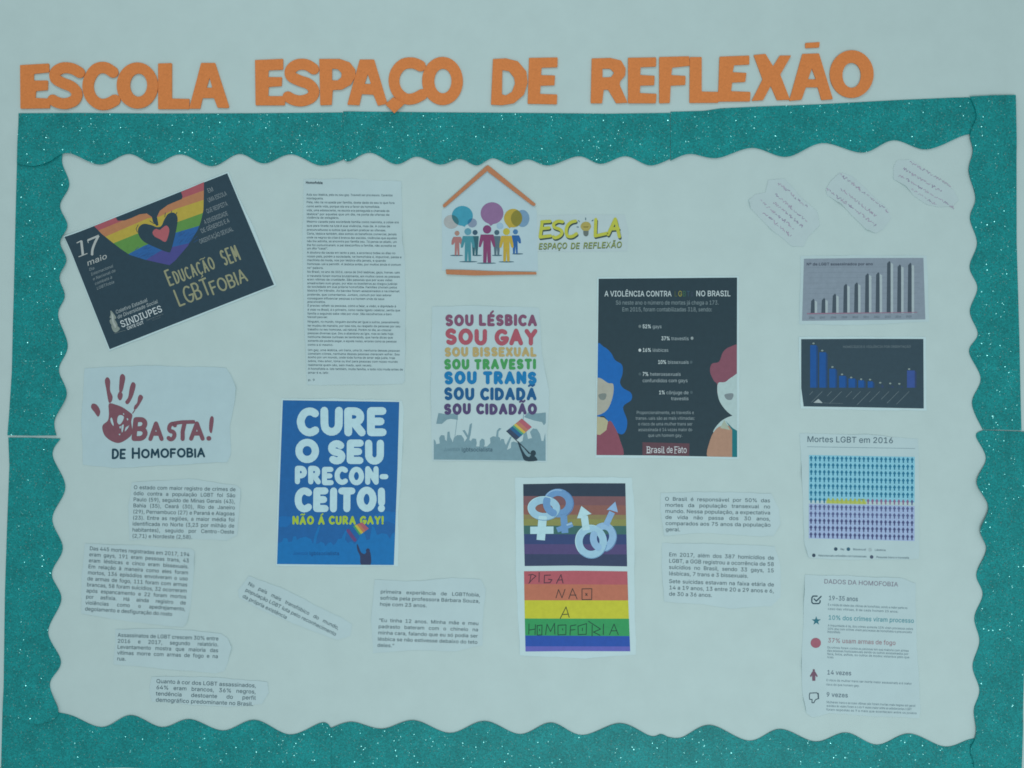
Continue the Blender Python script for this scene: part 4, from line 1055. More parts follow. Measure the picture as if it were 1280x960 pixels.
p = T.part('floor_marks')
for (x0, x1, y) in [(135, 310, 793), (255, 500, 876), (490, 750, 896), (780, 990, 878), (430, 560, 793), (690, 830, 793), (960, 1110, 772)]:
    p.fill((72, 104, 118), [kp(ell((x0 + x1) / 2, y, (x1 - x0) / 2, 9, 18))], 1)
p.done()
figure('person_figure', 228, 497, 33, 545, 100, 650, 792, (172, 106, 106), (166, 122, 112), lev=2)
figure('person_figure', 468, 487, 34, 535, 100, 650, 792, (44, 92, 104), (52, 84, 104), (False, False), 2)
figure('person_figure', 758, 487, 34, 535, 100, 650, 792, (78, 104, 116), (62, 92, 108), (False, False), 2)
figure('person_figure', 1006, 478, 34, 525, 96, 632, 772, (38, 92, 150), (62, 112, 158), (False, True), 2)
figure('person_figure', 372, 476, 46, 535, 136, 690, 870, (62, 130, 144), (84, 142, 160), lev=3)
figure('person_figure', 886, 476, 46, 532, 138, 690, 874, (180, 150, 60), (172, 164, 62), lev=3)
figure('person_figure', 628, 446, 56, 515, 170, 682, 890, (126, 62, 100), (118, 62, 104), lev=4)
for (x, y, rx, ry, c, tail, lev) in [(150, 345, 100, 92, (152, 160, 162), None, 1), (298, 265, 140, 132, (56, 140, 164), [(270, 385), (330, 412), (350, 380)], 2), (430, 360, 62, 60, (118, 136, 158), None, 1),
                                     (694, 230, 152, 146, (126, 100, 138), [(640, 360), (678, 400), (725, 360)], 2), (1100, 300, 92, 114, (104, 140, 168), None, 1), (975, 296, 122, 124, (172, 148, 62), [(890, 385), (925, 432), (960, 405)], 2), (800, 400, 45, 42, (140, 172, 192), None, 1)]:
    p = T.part('speech_balloon')
    polys = [kp(ell(x, y, rx, ry, 30))]
    if tail: polys.append(kp(tail))
    p.fill(c, polys, lev)
    if x == 298:
        p.fill((50, 106, 116), [kp(ell(150, 345, 100, 92, 30))], lev + 1, clip=[kp(ell(298, 265, 140, 132, 30))])
        p.fill((40, 108, 142), [kp(ell(430, 360, 62, 60, 30))], lev + 1, clip=[kp(ell(298, 265, 140, 132, 30))])
    if x == 975:
        p.fill((122, 118, 52), [kp(ell(1100, 300, 92, 114, 30)), kp(ell(1050, 300, 104, 114, 30))], lev + 1, clip=[kp(ell(975, 296, 122, 124, 30)), ])
    p.done()
for lab, poly in (('orange strip forming the left slope of the little house roof', [(112, 268), (372, 34), (384, 48), (376, 66), (126, 280), (116, 283)]),
                  ('orange strip forming the right slope of the little house roof', [(376, 33), (386, 36), (662, 262), (656, 274), (640, 270), (379, 72), (372, 50)]),
                  ('straight orange strip lying as the floor line of the little house', [(130, 650), (240, 652), (420, 660), (665, 665), (667, 679), (480, 681), (300, 685), (133, 678)])):
    o = k(poly)
    v, f = region([roundc(o, .5)])
    c = ((min(q[0] for q in o) + max(q[0] for q in o)) / 2, (min(q[1] for q in o) + max(q[1] for q in o)) / 2)
    bb = np.full(len(v), 1.9 if 'right' in lab else 1.75)
    tag(solid('orange_strip', v, f, bb + 1.0, bb - .0, ORANGE2, None, c), lab, 'strip', 'orange strips of the little house')

# ---- lime green logo
k = K(665, 265, 10.667)
T = Sheet('logo_cutout', 'small white cut-out with lime green brush lettering and a light bulb as the O', 'cut-out',
          rough(K(530, 200, 4.7407)([(668, 330), (900, 322), (1190, 322), (1212, 420), (1205, 540), (900, 545), (672, 542)]), .3, 6, 8), THIN, wav=.2, curl=.5, seed=12)
lime, shade = (168, 176, 70), (52, 72, 72)
G = [('E', [[(240, 125), (130, 132)], [(135, 130), (108, 335)], [(130, 222), (228, 212)], [(108, 335), (245, 318)]], 42),
     ('S', [smooth([(408, 132), (345, 125), (290, 160), (300, 205), (370, 232), (400, 275), (370, 320), (310, 345), (285, 330)], False, 4)], 42),
     ('C', [smooth([(580, 122), (520, 138), (470, 190), (455, 270), (480, 325), (540, 325), (592, 290)], False, 4)], 42),
     ('L', [[(850, 100), (842, 320)], [(842, 320), (1000, 285)]], 42),
     ('A', [[(1110, 95), (1015, 300)], [(1110, 95), (1165, 330)], [(1055, 225), (1150, 220)]], 44)]
for ch, sts, w in G:
    p = T.part('brush_letter')
    for (dx, dy, c, lv) in ((9, 20, shade, 2), (0, 0, lime, 4)):
        pc = []
        for q in sts: pc += ribbon(k([(x + dx, y + dy) for x, y in q]), w / k.s)
        v, f = region(pc)
        p.raw(v, f, c, lv)
    p.done()
p = T.part('bulb_drawing')
p.fill((158, 148, 84), [k(smooth([(718, 130), (765, 145), (788, 190), (772, 225), (750, 250), (690, 250), (660, 225), (648, 190), (670, 148)], True, 4))], 3)
p.fill((120, 112, 58), [k([(680, 195), (755, 192), (745, 208), (690, 208)])], 4)
p.fill((92, 106, 104), [k(roundc([(682, 252), (755, 252), (752, 300), (735, 325), (705, 325), (686, 300)], 8))], 4)
for q in ([(715, 80), (715, 105)], [(620, 115), (632, 130)], [(800, 120), (815, 108)], [(600, 200), (618, 202)]):
    p.stroke((84, 112, 122), k(q), 1.2, 3)
p.done()
p = T.part('slogan_text')
for (s, x, y, w) in [('ESPAÇO', 82, 496, 385), ('DE', 508, 490, 125), ('REFLEXÃO', 676, 486, 520)]:
    p.text(s, k, x + 3, y + 6, 78, shade, -1.6, width=w, bold=.03, shear=.18, lev=2)
    p.text(s, k, x, y, 78, (128, 146, 74), -1.6, width=w, bold=.008, shear=.18, lev=4)
p.done()

# ---- SOU LESBICA poster
k = K(530, 380, 4.8)
T = Sheet('poster', 'white poster of stacked coloured SOU lines above a grey crowd with a rainbow flag', 'poster',
          rough(k([(48, 15), (300, 10), (690, 22), (700, 150), (708, 300), (728, 420), (752, 520), (748, 640), (738, 800), (738, 948), (400, 942), (48, 940), (40, 500)]), .4, 6, 4), PAPER, wav=.5, curl=1.6, seed=6,
          curl_at=[(683, 470, 26, 2.2)])
for i, (s, box, t, c) in enumerate([('SOU LÉSBICA', (128, 62, 678, 133), 19, (124, 76, 102)), ('SOU GAY', (128, 148, 680, 248), 26, (180, 78, 92)), ('SOU BISSEXUAL', (124, 258, 675, 316), 16, (172, 150, 102)),
                                    ('SOU TRAVESTI', (121, 329, 672, 393), 18, (62, 142, 84)), ('SOU TRANS', (121, 404, 676, 483), 23, (14, 112, 166)), ('SOU CIDADÃ', (121, 501, 675, 578), 20, (20, 84, 132)), ('SOU CIDADÃO', (120, 596, 678, 664), 19, (74, 66, 106))]):
    p = T.part('text_line')
    p.hand(s, k, box, t, c, 0, seed=20 + i, wob=.022, lev=4)
    p.done()
kc = K(535, 510, 8)
grey = (108, 142, 154)
p = T.part('crowd_silhouette')
crowd = [(58, 515), (58, 310), (75, 330), (82, 362), (118, 355), (112, 300), (130, 272), (165, 275), (172, 320), (188, 330), (195, 240), (215, 235), (222, 290), (238, 320), (248, 345), (258, 300), (290, 272), (335, 272), (360, 310), (362, 340), (392, 300),
         (345, 225), (368, 220), (400, 275), (418, 165), (440, 150), (438, 180), (425, 270), (412, 318), (430, 330), (445, 305), (480, 308), (488, 350), (480, 385), (515, 385), (518, 330), (540, 305), (565, 318), (568, 360), (560, 385),
         (590, 385), (625, 350), (620, 300), (650, 282), (680, 288), (690, 225), (712, 200), (735, 205), (705, 235), (702, 285), (722, 300), (722, 330), (735, 308), (760, 312), (768, 350), (780, 370), (820, 290), (838, 285), (800, 385), (788, 420),
         (830, 400), (832, 345), (855, 335), (905, 350), (945, 330), (960, 240), (985, 240), (1000, 310), (1040, 300), (1020, 240), (1050, 205), (1090, 210), (1120, 260), (1135, 330), (1155, 330), (1172, 250), (1176, 340), (1176, 528), (600, 520)]
p.fill(grey, [kc(crowd)], 1)
p.fill(grey, [kc([(105, 50), (180, 62), (300, 50), (298, 118), (230, 108), (190, 115), (140, 158), (82, 158)])], 1)
p.fill(grey, [kc([(1000, 45), (1090, 55), (1178, 45), (1178, 150), (1158, 172), (1140, 140), (1060, 125), (960, 90)])], 1)
p.stroke(grey, kc([(298, 60), (268, 300)]), .6, 1)
p.stroke(grey, kc([(955, 60), (952, 120)]), .8, 1)
p.done()
p = T.part('flag_drawing')
fl = [(785, 230), (938, 105), (1038, 190), (885, 318)]


def flagstrip(a, b):
    def m(t):
        return ((938 + (785 - 938) * t, 105 + (230 - 105) * t), (1038 + (885 - 1038) * t, 190 + (318 - 190) * t))
    (p1, p2), (p3, p4) = m(a), m(b)
    return [p1, p2, p4, p3]


for i, (a, b, c) in enumerate([(0, .22, (184, 86, 98)), (.22, .4, (190, 108, 92)), (.4, .52, (186, 166, 76)), (.52, .62, (70, 146, 120)), (.62, .8, (36, 92, 134)), (.8, 1, (48, 66, 92))]):
    p.fill(c, [kc(flagstrip(a, b))], 3)
p.stroke((40, 60, 70), kc([(785, 230), (905, 345), (1025, 460)]), .9, 4)
p.done()
p = T.part('flag_bearer')
p.fill((34, 58, 70), [kc(ell(1052, 452, 27, 30, 16)), kc(smooth([(895, 335), (915, 345), (935, 400), (975, 468), (1010, 490), (1030, 470), (1062, 478), (1085, 500), (1088, 527), (970, 527), (935, 450), (912, 390)], True, 3)), kc([(915, 345), (1020, 448), (1010, 462), (925, 362)])], 3)
p.done()
p = T.part('credit_text')
p.text('Juventude', kc, 155, 432, 36, (88, 122, 136), -1, width=165, shear=.25)
p.text('lgbtsocialista', kc, 335, 434, 38, (58, 88, 104), 0, width=312, bold=.02)
p.done()

# ---- dark infographic with two faces
k = K(740, 340, 4)
T = Sheet('poster', 'dark poster of white statistics between a blue-haired and a red-haired face', 'poster',
          rough(k([(26, 26), (400, 22), (732, 20), (737, 500), (733, 935), (400, 930), (16, 928), (22, 500)]), .3, 6, 7), PAPER2, wav=.4, curl=.8, seed=17)
panel = k([(33, 34), (725, 28), (724, 500), (725, 925), (300, 917), (22, 915), (28, 500)])
p = T.part('printed_panel')
p.fill((36, 58, 68), [panel], 1)
p.done()
p = T.part('blue_haired_face')
p.fill((16, 94, 166), [k(smooth([(20, 380), (60, 375), (95, 405), (115, 440), (150, 465), (152, 510), (140, 550), (155, 580), (195, 605), (196, 640), (155, 675), (175, 740), (170, 790), (145, 812), (100, 780), (60, 720), (10, 700)], True, 4))], 2, clip=[panel])
p.fill((152, 156, 146), [k(smooth([(10, 535), (40, 530), (80, 555), (106, 562), (104, 620), (75, 690), (20, 718), (0, 700), (0, 560)], True, 4))], 3, clip=[panel])
p.fill((160, 160, 132), [k([(10, 720), (60, 728), (80, 745), (72, 790), (40, 815), (10, 810)])], 4, clip=[panel])
p.fill((138, 70, 86), [k(smooth([(10, 812), (50, 805), (85, 745), (110, 770), (140, 840), (150, 925), (0, 925)], True, 4))], 3, clip=[panel])
p.fill((110, 122, 120), [k(smooth([(34, 612), (70, 608), (66, 635), (48, 640), (36, 630)], True, 4))], 5, clip=[panel])
p.done()
p = T.part('red_haired_face')
p.fill((132, 74, 90), [k(smooth([(740, 375), (690, 374), (655, 400), (635, 448), (598, 460), (590, 500), (610, 545), (625, 560), (628, 610), (660, 560), (740, 540)], True, 4))], 2, clip=[panel])
p.fill((158, 184, 186), [k(smooth([(740, 520), (700, 525), (665, 550), (630, 556), (628, 610), (645, 660), (690, 710), (740, 718)], True, 4)), k(smooth([(740, 720), (690, 722), (640, 750), (605, 800), (650, 800), (740, 800)], True, 4))], 3, clip=[panel])
p.fill((170, 124, 106), [k(smooth([(580, 930), (590, 840), (620, 785), (655, 770), (700, 785), (702, 930)], True, 4))], 4, clip=[panel])
p.fill((150, 166, 152), [k([(640, 780), (660, 740), (690, 790)])], 5, clip=[panel])
p.fill((16, 106, 116), [k([(668, 745), (702, 780), (735, 800), (735, 930), (700, 930), (700, 790)])], 6, clip=[panel])
p.fill((112, 128, 134), [k(smooth([(664, 612), (705, 608), (700, 635), (684, 640), (668, 632)], True, 4))], 5, clip=[panel])
p.done()
wt, fa = (176, 194, 198), (118, 138, 144)
p = T.part('headline')
p.text('A VIOLÊNCIA CONTRA', k, 62, 122, 27, wt, 0, width=336, bold=.018)
for ch, x, c in (('L', 411, (70, 84, 60)), ('G', 430, (130, 132, 62)), ('B', 452, (50, 92, 76)), ('T', 472, (46, 78, 96)), ('s', 492, (50, 66, 84))):
    p.text(ch, k, x, 122, 27, c, 0, bold=.018, hs=.75)
p.text('NO BRASIL', k, 519, 121, 27, wt, 0, width=174, bold=.018)
p.done()
p = T.part('subtitle_text')
p.text('Só neste ano o número de mortes já chega a 173.', k, 118, 163, 20, fa, 0, width=516)
p.text('Em 2015, foram contabilizadas 318, sendo:', k, 150, 197, 20, fa, 0, width=450)
p.done()
p = T.part('statistics_text')
for (b, n, x, y, wb, wn) in [('52%', 'gays', 252, 281, 44, 46), ('37%', 'travestis', 346, 341, 44, 88), ('16%', 'lésbicas', 252, 399, 44, 80), ('10%', 'bissexuais', 329, 459, 43, 106), ('7%', 'heterossexuais', 252, 519, 31, 155), (None, 'confundidos com gays', 252, 551, 0, 226), ('1%', 'cônjuge de', 334, 611, 31, 112), (None, 'travestis', 395, 641, 0, 88)]:
    if b: p.text(b, k, x, y, 18, (180, 198, 202), 0, width=wb, bold=.03)
    p.text(n, k, x + (wb + 6 if b else 0), y, 17, (146, 164, 170), 0, width=wn)
for (x, y, c) in [(239, 272, (96, 112, 116)), (500, 331, (130, 146, 150)), (239, 391, (176, 190, 194)), (495, 451, (66, 86, 94)), (239, 510, (62, 82, 90)), (497, 602, (62, 82, 90))]:
    p.fill(c, [k(ell(x, y, 7, 8, 12))], 2)
p.done()
p = T.part('body_text')
for i, (s, w) in enumerate([('Proporcionalmente, as travestis e', 288), ('transexuais são as mais vitimadas:', 296), ('o risco de uma mulher trans ser', 272), ('assassinada é 14 vezes maior do', 270), ('que um homem gay.', 172)]):
    p.text(s, k, 366, 710 + i * 28.5, 15.5, (126, 144, 150), 0, width=w, align='c', bold=.004)
p.done()
p = T.part('newspaper_logo')
p.fill((92, 62, 72), [k([(252, 851), (487, 857), (486, 920), (252, 918)])], 2, clip=[panel])
for (s, x, w) in (('Brasil', 271, 92), ('de', 372, 32), ('Fato', 410, 64)):
    p.text(s, k, x, 904, 32, (190, 200, 206), .6, width=w, bold=.004)
    p.text(s, k, x, 904, 32, (190, 200, 206), .6, width=w, bold=-.004, lev=4)
for x, y, w in ((271, 905, 13), (286, 905, 9), (410, 906, 13), (352, 905, 11), (271, 873, 12), (410, 874, 26)):
    p.stroke((190, 200, 206), k([(x, y), (x + w, y + .2)]), .5, 5)
p.done()

# ---- blue poster
k = K(340, 490, 4.1739)
T = Sheet('poster', 'blue poster in fat pale hand lettering reading CURE O SEU PRECONCEITO', 'poster',
          rough(k([(48, 34), (350, 34), (676, 44), (688, 100), (676, 400), (660, 640), (660, 908), (350, 912), (22, 908), (30, 500)]), .4, 6, 9), PAPER2, wav=.45, curl=1.3, seed=27,
          curl_at=[(502, 560, 22, 1.6)])
panel = k([(57, 43), (400, 48), (664, 52), (655, 400), (636, 902), (300, 900), (27, 897), (40, 500)])
p = T.part('printed_panel')
p.fill((26, 92, 152), [panel], 1)
p.done()
kb = K(345, 620, 8)
p = T.part('crowd_silhouette')
band = [(0, 700), (0, 470), (60, 460), (75, 420), (110, 420), (125, 460), (160, 455), (172, 405), (200, 400), (212, 440), (240, 420), (300, 405), (350, 430), (372, 480), (385, 400), (425, 300), (445, 300), (408, 420), (400, 480), (430, 470), (450, 455), (480, 470), (495, 500), (520, 470), (550, 460), (575, 490),
        (600, 470), (620, 430), (655, 425), (690, 350), (712, 340), (690, 430), (720, 470), (750, 450), (790, 480), (830, 420), (850, 360), (890, 380), (905, 440), (940, 430), (960, 300), (985, 310), (1010, 390), (1060, 370), (1110, 380), (1140, 430), (1160, 380), (1200, 350), (1200, 720), (0, 720)]
p.fill((18, 106, 168), [kb(band)], 2, clip=[panel])
p.fill((22, 100, 164), [kb([(20, 210), (60, 200), (150, 205), (240, 190), (240, 270), (160, 260), (110, 310), (40, 310), (20, 290)]), kb([(930, 230), (1000, 180), (1100, 150), (1200, 160), (1200, 290), (1120, 250), (1040, 270), (960, 300)])], 2, clip=[panel])
p.done()
for i, (s, box, t) in enumerate([('CURE', (130, 83, 598, 232), 41), ('O', (122, 243, 246, 372), 38), ('SEU', (292, 247, 585, 377), 38), ('PRECON-', (120, 388, 607, 484), 27), ('CEITO!', (118, 498, 590, 629), 37)]):
    p = T.part('text_line')
    p.hand(s, k, box, t, (166, 201, 211), 0, lev=4, wob=.03, seed=40 + i, gap=t * 1.18)
    p.done()
p = T.part('text_line', 'small yellow-green line')
p.hand('NÃO À CURA GAY!', k, (107, 646, 583, 692), 11.5, (148, 178, 62), 0, lev=4, wob=.02, seed=51)
p.done()
p = T.part('flag_drawing')


def m2(t):
    return ((865 + (770 - 865) * t, 262 + (300 - 262) * t), (928 + (835 - 928) * t, 325 + (392 - 325) * t))


for a, b, c in ((0, .35, (176, 84, 100)), (.35, .6, (186, 110, 80)), (.6, .82, (180, 168, 66)), (.82, 1, (60, 144, 96))):
    (a1, a2), (b1, b2) = m2(a), m2(b)
    p.fill(c, [kb([a1, a2, b2, b1])], 5)
p.stroke((92, 66, 116), kb([(722, 345), (760, 400), (790, 440)]), 4.2, 4)
p.done()
p = T.part('flag_bearer')
p.fill((44, 58, 90), [kb(smooth([(810, 480), (826, 500), (850, 560), (885, 580), (905, 560), (935, 548), (950, 600), (944, 688), (852, 688), (842, 600), (815, 540)], True, 3)), kb(ell(920, 545, 20, 22, 12))], 4, clip=[panel])
p.done()
p = T.part('credit_text')
p.text('Juventude', kb, 170, 588, 34, (22, 88, 150), 0, width=150, shear=.25, lev=4)
p.text('lgbtsocialista', kb, 335, 590, 34, (20, 76, 130), 0, width=300, bold=.02, lev=4)
p.done()

# ---- handprint sheet
k = K(90, 450, 5.818)
T = Sheet('printed_sheet', 'white sheet with a dark red handprint, reading BASTA! DE HOMOFOBIA', 'sheet',
          rough(k([(95, 60), (500, 40), (1120, 55), (1160, 110), (1195, 200), (1180, 320), (1150, 480), (1155, 690), (1130, 740), (700, 765), (300, 785), (80, 760), (70, 400)]), .5, 6, 12), ink((161, 188, 195), .6, None, .03, 26, .08), wav=.7, curl=1.6, seed=31,
          curl_at=[(292, 485, 20, 2.0)])
red = (126, 76, 88)
p = T.part('handprint')
fing = [smooth([(258, 125), (278, 150), (278, 220), (296, 265), (290, 300), (272, 312), (262, 280), (250, 210), (240, 150)], True, 4), smooth([(370, 102), (388, 125), (380, 180), (365, 232), (345, 225), (346, 160), (352, 115)], True, 4),
        smooth([(352, 228), (370, 250), (362, 285), (345, 292), (332, 265), (340, 238)], True, 4), smooth([(440, 162), (464, 180), (448, 250), (425, 300), (405, 322), (388, 305), (410, 270), (422, 200)], True, 4),
        smooth([(497, 252), (518, 270), (500, 310), (470, 355), (452, 360), (455, 335), (475, 310), (482, 270)], True, 4), smooth([(150, 318), (180, 325), (203, 360), (205, 390), (190, 412), (165, 380), (140, 345)], True, 4),
        [(455, 362), (462, 365), (444, 390), (438, 388)]]
palm = smooth([(270, 318), (320, 325), (370, 345), (420, 380), (440, 402), (432, 450), (440, 520), (420, 560), (350, 602), (290, 590), (240, 550), (222, 500), (228, 470), (262, 440), (270, 390)], True, 4)
scr = [smooth(q, True, 3) for q in ([(335, 412), (352, 400), (378, 410), (372, 440), (348, 470), (330, 450)], [(280, 428), (292, 420), (305, 470), (300, 478), (285, 455)], [(362, 478), (378, 470), (372, 515), (362, 525)], [(392, 490), (412, 478), (420, 470), (405, 500), (385, 520)],
                                    [(340, 540), (352, 535), (350, 548)], [(372, 385), (382, 392), (376, 400)], [(345, 485), (360, 480), (352, 500)], [(400, 420), (412, 432), (402, 440)])]
p.fill(red, [k(q) for q in fing] + [k(palm)], 2, holes=[k(q) for q in scr])
p.done()
p = T.part('headline')
for ch, box, t, sh in (('B', (432, 418, 545, 592), 36, .1), ('A', (556, 446, 668, 590), 30, 0), ('S', (680, 450, 756, 592), 30, .12), ('A', (852, 446, 966, 588), 30, 0)):
    p.hand(ch, k, box, t, red, 0, lev=3, seed=ord(ch), shear=sh)
p.stroke(red, k([(745, 460), (800, 452), (885, 450)]), 4.6, 3)
p.stroke(red, k([(820, 458), (806, 520), (806, 574)]), 5.2, 4)
p.fill(red, [k(smooth([(1018, 408), (1032, 430), (1020, 520), (1008, 530), (998, 500), (1003, 430)], True, 4)), k(ell(996, 570, 18, 17, 14))], 3)
p.done()
p = T.part('slogan_text')
ik = (22, 60, 76)
p.hand('DE', k, (290, 645, 392, 722), 15, ik, -1, lev=3, seed=3, shear=.04)
p.hand('H', k, (436, 636, 496, 720), 15, ik, 0, lev=3, seed=4)
p.hand('OMOFOBIA', k, (504, 646, 970, 716), 14.5, ik, -.8, lev=3, seed=9, wob=.03, gap=20)
p.done()

# ---- printed notes
BODY = (52, 78, 90)
NG = 'printed text notes'


def note(label, outline, k, lines, x, y, dy, cap, width, ang, dx=0.0, seed=1, gaps=(), curl=1.6, curl_at=None, mat=PAPER):
    t = Sheet('text_note', label, 'note', rough(outline, .5, 5, seed), mat, NG, wav=.45, curl=curl, seed=seed, curl_at=curl_at)
    cuts = [0] + sorted(gaps) + [len(lines)] if gaps else [0, len(lines)]
    yy = y
    for a, b in zip(cuts, cuts[1:]):
        yy = yy + (gaps[a] if gaps and a in gaps else 0)
        p = t.part('printed_text')
        p.para(lines[a:b], k, x + dx * (yy - y), yy, dy, cap, width, BODY, ang, dx)
        p.done()
        yy += dy * (b - a)
    return t


k = K(90, 590, 4.8)
note('white note of nine printed lines beginning O estado com maior registro', k([(360, 62), (700, 40), (985, 80), (1012, 100), (1004, 250), (990, 380), (930, 408), (560, 400), (345, 410), (340, 200)]), k,
     ['O estado com maior registro de crimes de', 'ódio contra a população LGBT foi São', 'Paulo (59), seguido de Minas Gerais (43),', 'Bahia (35), Ceará (30), Rio de Janeiro', '(29), Pernambuco (27) e Paraná e Alagoas', '(23). Entre as regiões, a maior média foi',
      'identificada no Norte (3,23 por milhão de', 'habitantes), seguido por Centro-Oeste', '|(2,71) e Nordeste (2,58).'], 371, 102, 36.4, 22, 612, 1.2, -.035, 61, curl_at=[(298, 620, 14, 2.0)])
note('white note of eleven printed lines beginning Das 445 mortes registradas', k([(80, 430), (400, 440), (715, 460), (735, 480), (728, 650), (712, 800), (690, 905), (670, 930), (400, 905), (55, 850), (60, 600)]), k,
     ['Das 445 mortes registradas em 2017, 194', 'eram gays, 191 eram pessoas trans, 43', 'eram lésbicas e cinco eram bissexuais.', 'Em relação à maneira como eles foram', 'mortos, 136 episódios envolveram o uso', 'de armas de fogo, 111 foram com armas', 'brancas, 58 foram suicídios, 32 ocorreram',
      'após espancamento e 22 foram mortos', 'por asfixia. Há ainda registro de', 'violências como o apedrejamento,', '|degolamento e desfiguração do rosto'], 106, 468, 36.2, 22, 602, 3.6, -.078, 62, curl_at=[(241, 700, 16, 2.4), (236, 775, 14, 1.6)])
k = K(130, 770, 5.818)
note('white note of five printed lines beginning Assassinatos de LGBT crescem 30%', k([(80, 95), (450, 90), (850, 125), (900, 160), (930, 230), (905, 330), (875, 400), (800, 415), (400, 380), (70, 350), (85, 200)]), k,
     ['Assassinatos de LGBT crescem 30% entre', '2016 e 2017, segundo relatório.', 'Levantamento mostra que maioria das', 'vítimas morre com armas de fogo e na', '|rua.'], 100, 150, 43, 27, 735, 2.1, -.03, 63, curl_at=[(288, 812, 16, 3.0)])
note('lowest white note, four printed lines beginning Quanto à cor dos LGBT', k([(345, 440), (700, 440), (1110, 470), (1190, 480), (1200, 560), (1150, 640), (900, 660), (600, 640), (350, 620), (330, 540)]), k,
     ['Quanto à cor dos LGBT assassinados,', '64% eram brancos, 36% negros,', 'tendência destoante do perfil', '|demográfico predominante no Brasil.'], 380, 486, 45, 28, 728, 2.6, -.03, 64)
k = K(290, 710, 8)
note('narrow slanting white note of three lines beginning No país mais transfóbico', k([(170, 80), (250, 110), (480, 190), (800, 350), (1100, 500), (1200, 560), (1180, 680), (1060, 720), (700, 590), (300, 420), (70, 300), (60, 220)]), k,
     ['No país mais transfóbico do mundo,', 'população LGBT luta pelo reconhecimento', '|da própria existência'], 158, 168, 62, 36, 1010, 26.4, -.45, 65)
k = K(450, 710, 6.7368)
note('white note in two printed paragraphs about a first experience of LGBTfobia', k([(125, 100), (500, 110), (780, 80), (1020, 95), (1060, 180), (1040, 330), (1030, 650), (800, 700), (400, 690), (110, 720), (95, 400)]), k,
     ['primeira experiência de LGBTfobia,', 'sofrida pela professora Bárbara Souza,', '|hoje com 23 anos.', '“Eu tinha 12 anos. Minha mãe e meu', 'padrasto bateram com o chinelo na', 'minha cara, falando que eu só podia ser', 'lésbica se não estivesse debaixo do teto', '|deles.”'], 172, 212, 52.5, 29, 842, 1.9, -.06, 66, gaps={3: 83})
k = K(810, 600, 5.3333)
note('white note of six printed lines beginning O Brasil é responsável por 50%', k([(85, 85), (450, 78), (820, 90), (870, 190), (880, 290), (840, 370), (700, 375), (400, 350), (110, 370), (80, 200)]), k,
     ['O Brasil é responsável por 50% das', 'mortes da população transexual no', 'mundo. Nessa população, a expectativa', 'de vida não passa dos 30 anos,', 'comparados aos 75 anos da população', '|geral.'], 112, 137, 40.6, 24, 702, .95, .02, 67, curl_at=[(973, 655, 14, 2.0)])
note('white note of seven printed lines beginning Em 2017, além dos 387 homicídios', k([(95, 420), (450, 425), (845, 440), (880, 560), (885, 780), (820, 840), (550, 855), (330, 825), (110, 810), (90, 600)]), k,
     ['Em 2017, além dos 387 homicídios de', 'LGBT, a GGB registrou a ocorrência de 58', 'suicídios no Brasil, sendo 33 gays, 15', '|lésbicas, 7 trans e 3 bissexuais.', 'Sete suicidas estavam na faixa etária de', '14 a 19 anos, 13 entre 20 a 29 anos e 6,', '|de 30 a 36 anos.'], 138, 508, 42, 25, 702, 1.9, .002, 68, gaps={4: 10})

# ---- rainbow sheet with the linked symbols
k = K(640, 590, 8)
k2 = K(640, 700, 8)
T = Sheet('printed_sheet', 'white sheet with linked gender symbols above a hand-written rainbow reading DIGA NAO A HOMOFOBIA', 'sheet',
          rough([(644, 597), (715, 596), (790, 597), (793, 640), (793, 740), (795, 818), (730, 823), (650, 819), (645, 720)], .5, 6, 13), PAPER2, wav=.4, curl=1.0, seed=41, curl_at=[(793, 700, 20, 1.5)])
pic = k([(112, 121), (620, 112), (1133, 113), (1142, 500), (1151, 943), (600, 935), (127, 940), (116, 500)])
p = T.part('symbol_picture')
ys = [100, 240, 330, 425, 470, 535, 620, 720, 820, 960]
cs = [(40, 58, 76), (122, 80, 86), (142, 86, 80), (126, 118, 82), (124, 130, 78), (54, 98, 96), (46, 66, 110), (74, 68, 112), (48, 62, 92)]
for i, c in enumerate(cs):
    p.fill(c, [k([(90, ys[i]), (1180, ys[i] + 4), (1180, ys[i + 1] + 4), (90, ys[i + 1])])], 1, clip=[pic])
p.done()


def ring(p, cx, cy, rx, ry, w, c, lev, a0=0, a1=360, rot=0):
    pts = arc(0, 0, rx, ry, a0, a1, 26)
    cr, sr = math.cos(R(rot)), math.sin(R(rot))
    pts = [(cx + x * cr - y * sr, cy + x * sr + y * cr) for x, y in pts]
    v, f = region(ribbon(k(pts), w / 8, False, 12)) if abs(a1 - a0) < 359 else region([k([pts_ for pts_ in pts[:-1]])]) if False else region(ribbon(k(pts), w / 8, True, 12))
    p.raw(v, f, c, lev)


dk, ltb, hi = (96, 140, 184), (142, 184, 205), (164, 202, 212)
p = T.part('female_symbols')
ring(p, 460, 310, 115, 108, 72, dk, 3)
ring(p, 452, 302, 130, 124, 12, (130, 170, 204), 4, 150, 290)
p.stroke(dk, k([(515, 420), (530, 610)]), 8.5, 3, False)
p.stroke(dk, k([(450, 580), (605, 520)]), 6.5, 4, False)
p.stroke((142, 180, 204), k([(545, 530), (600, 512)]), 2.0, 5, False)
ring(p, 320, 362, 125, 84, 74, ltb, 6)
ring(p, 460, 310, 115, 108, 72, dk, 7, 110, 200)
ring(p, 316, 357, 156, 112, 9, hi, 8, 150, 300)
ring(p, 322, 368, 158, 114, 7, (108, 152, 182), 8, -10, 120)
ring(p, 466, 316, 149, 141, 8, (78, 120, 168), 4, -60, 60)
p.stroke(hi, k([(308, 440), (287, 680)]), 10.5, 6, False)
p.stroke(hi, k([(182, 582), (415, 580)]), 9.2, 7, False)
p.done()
p = T.part('male_symbols')
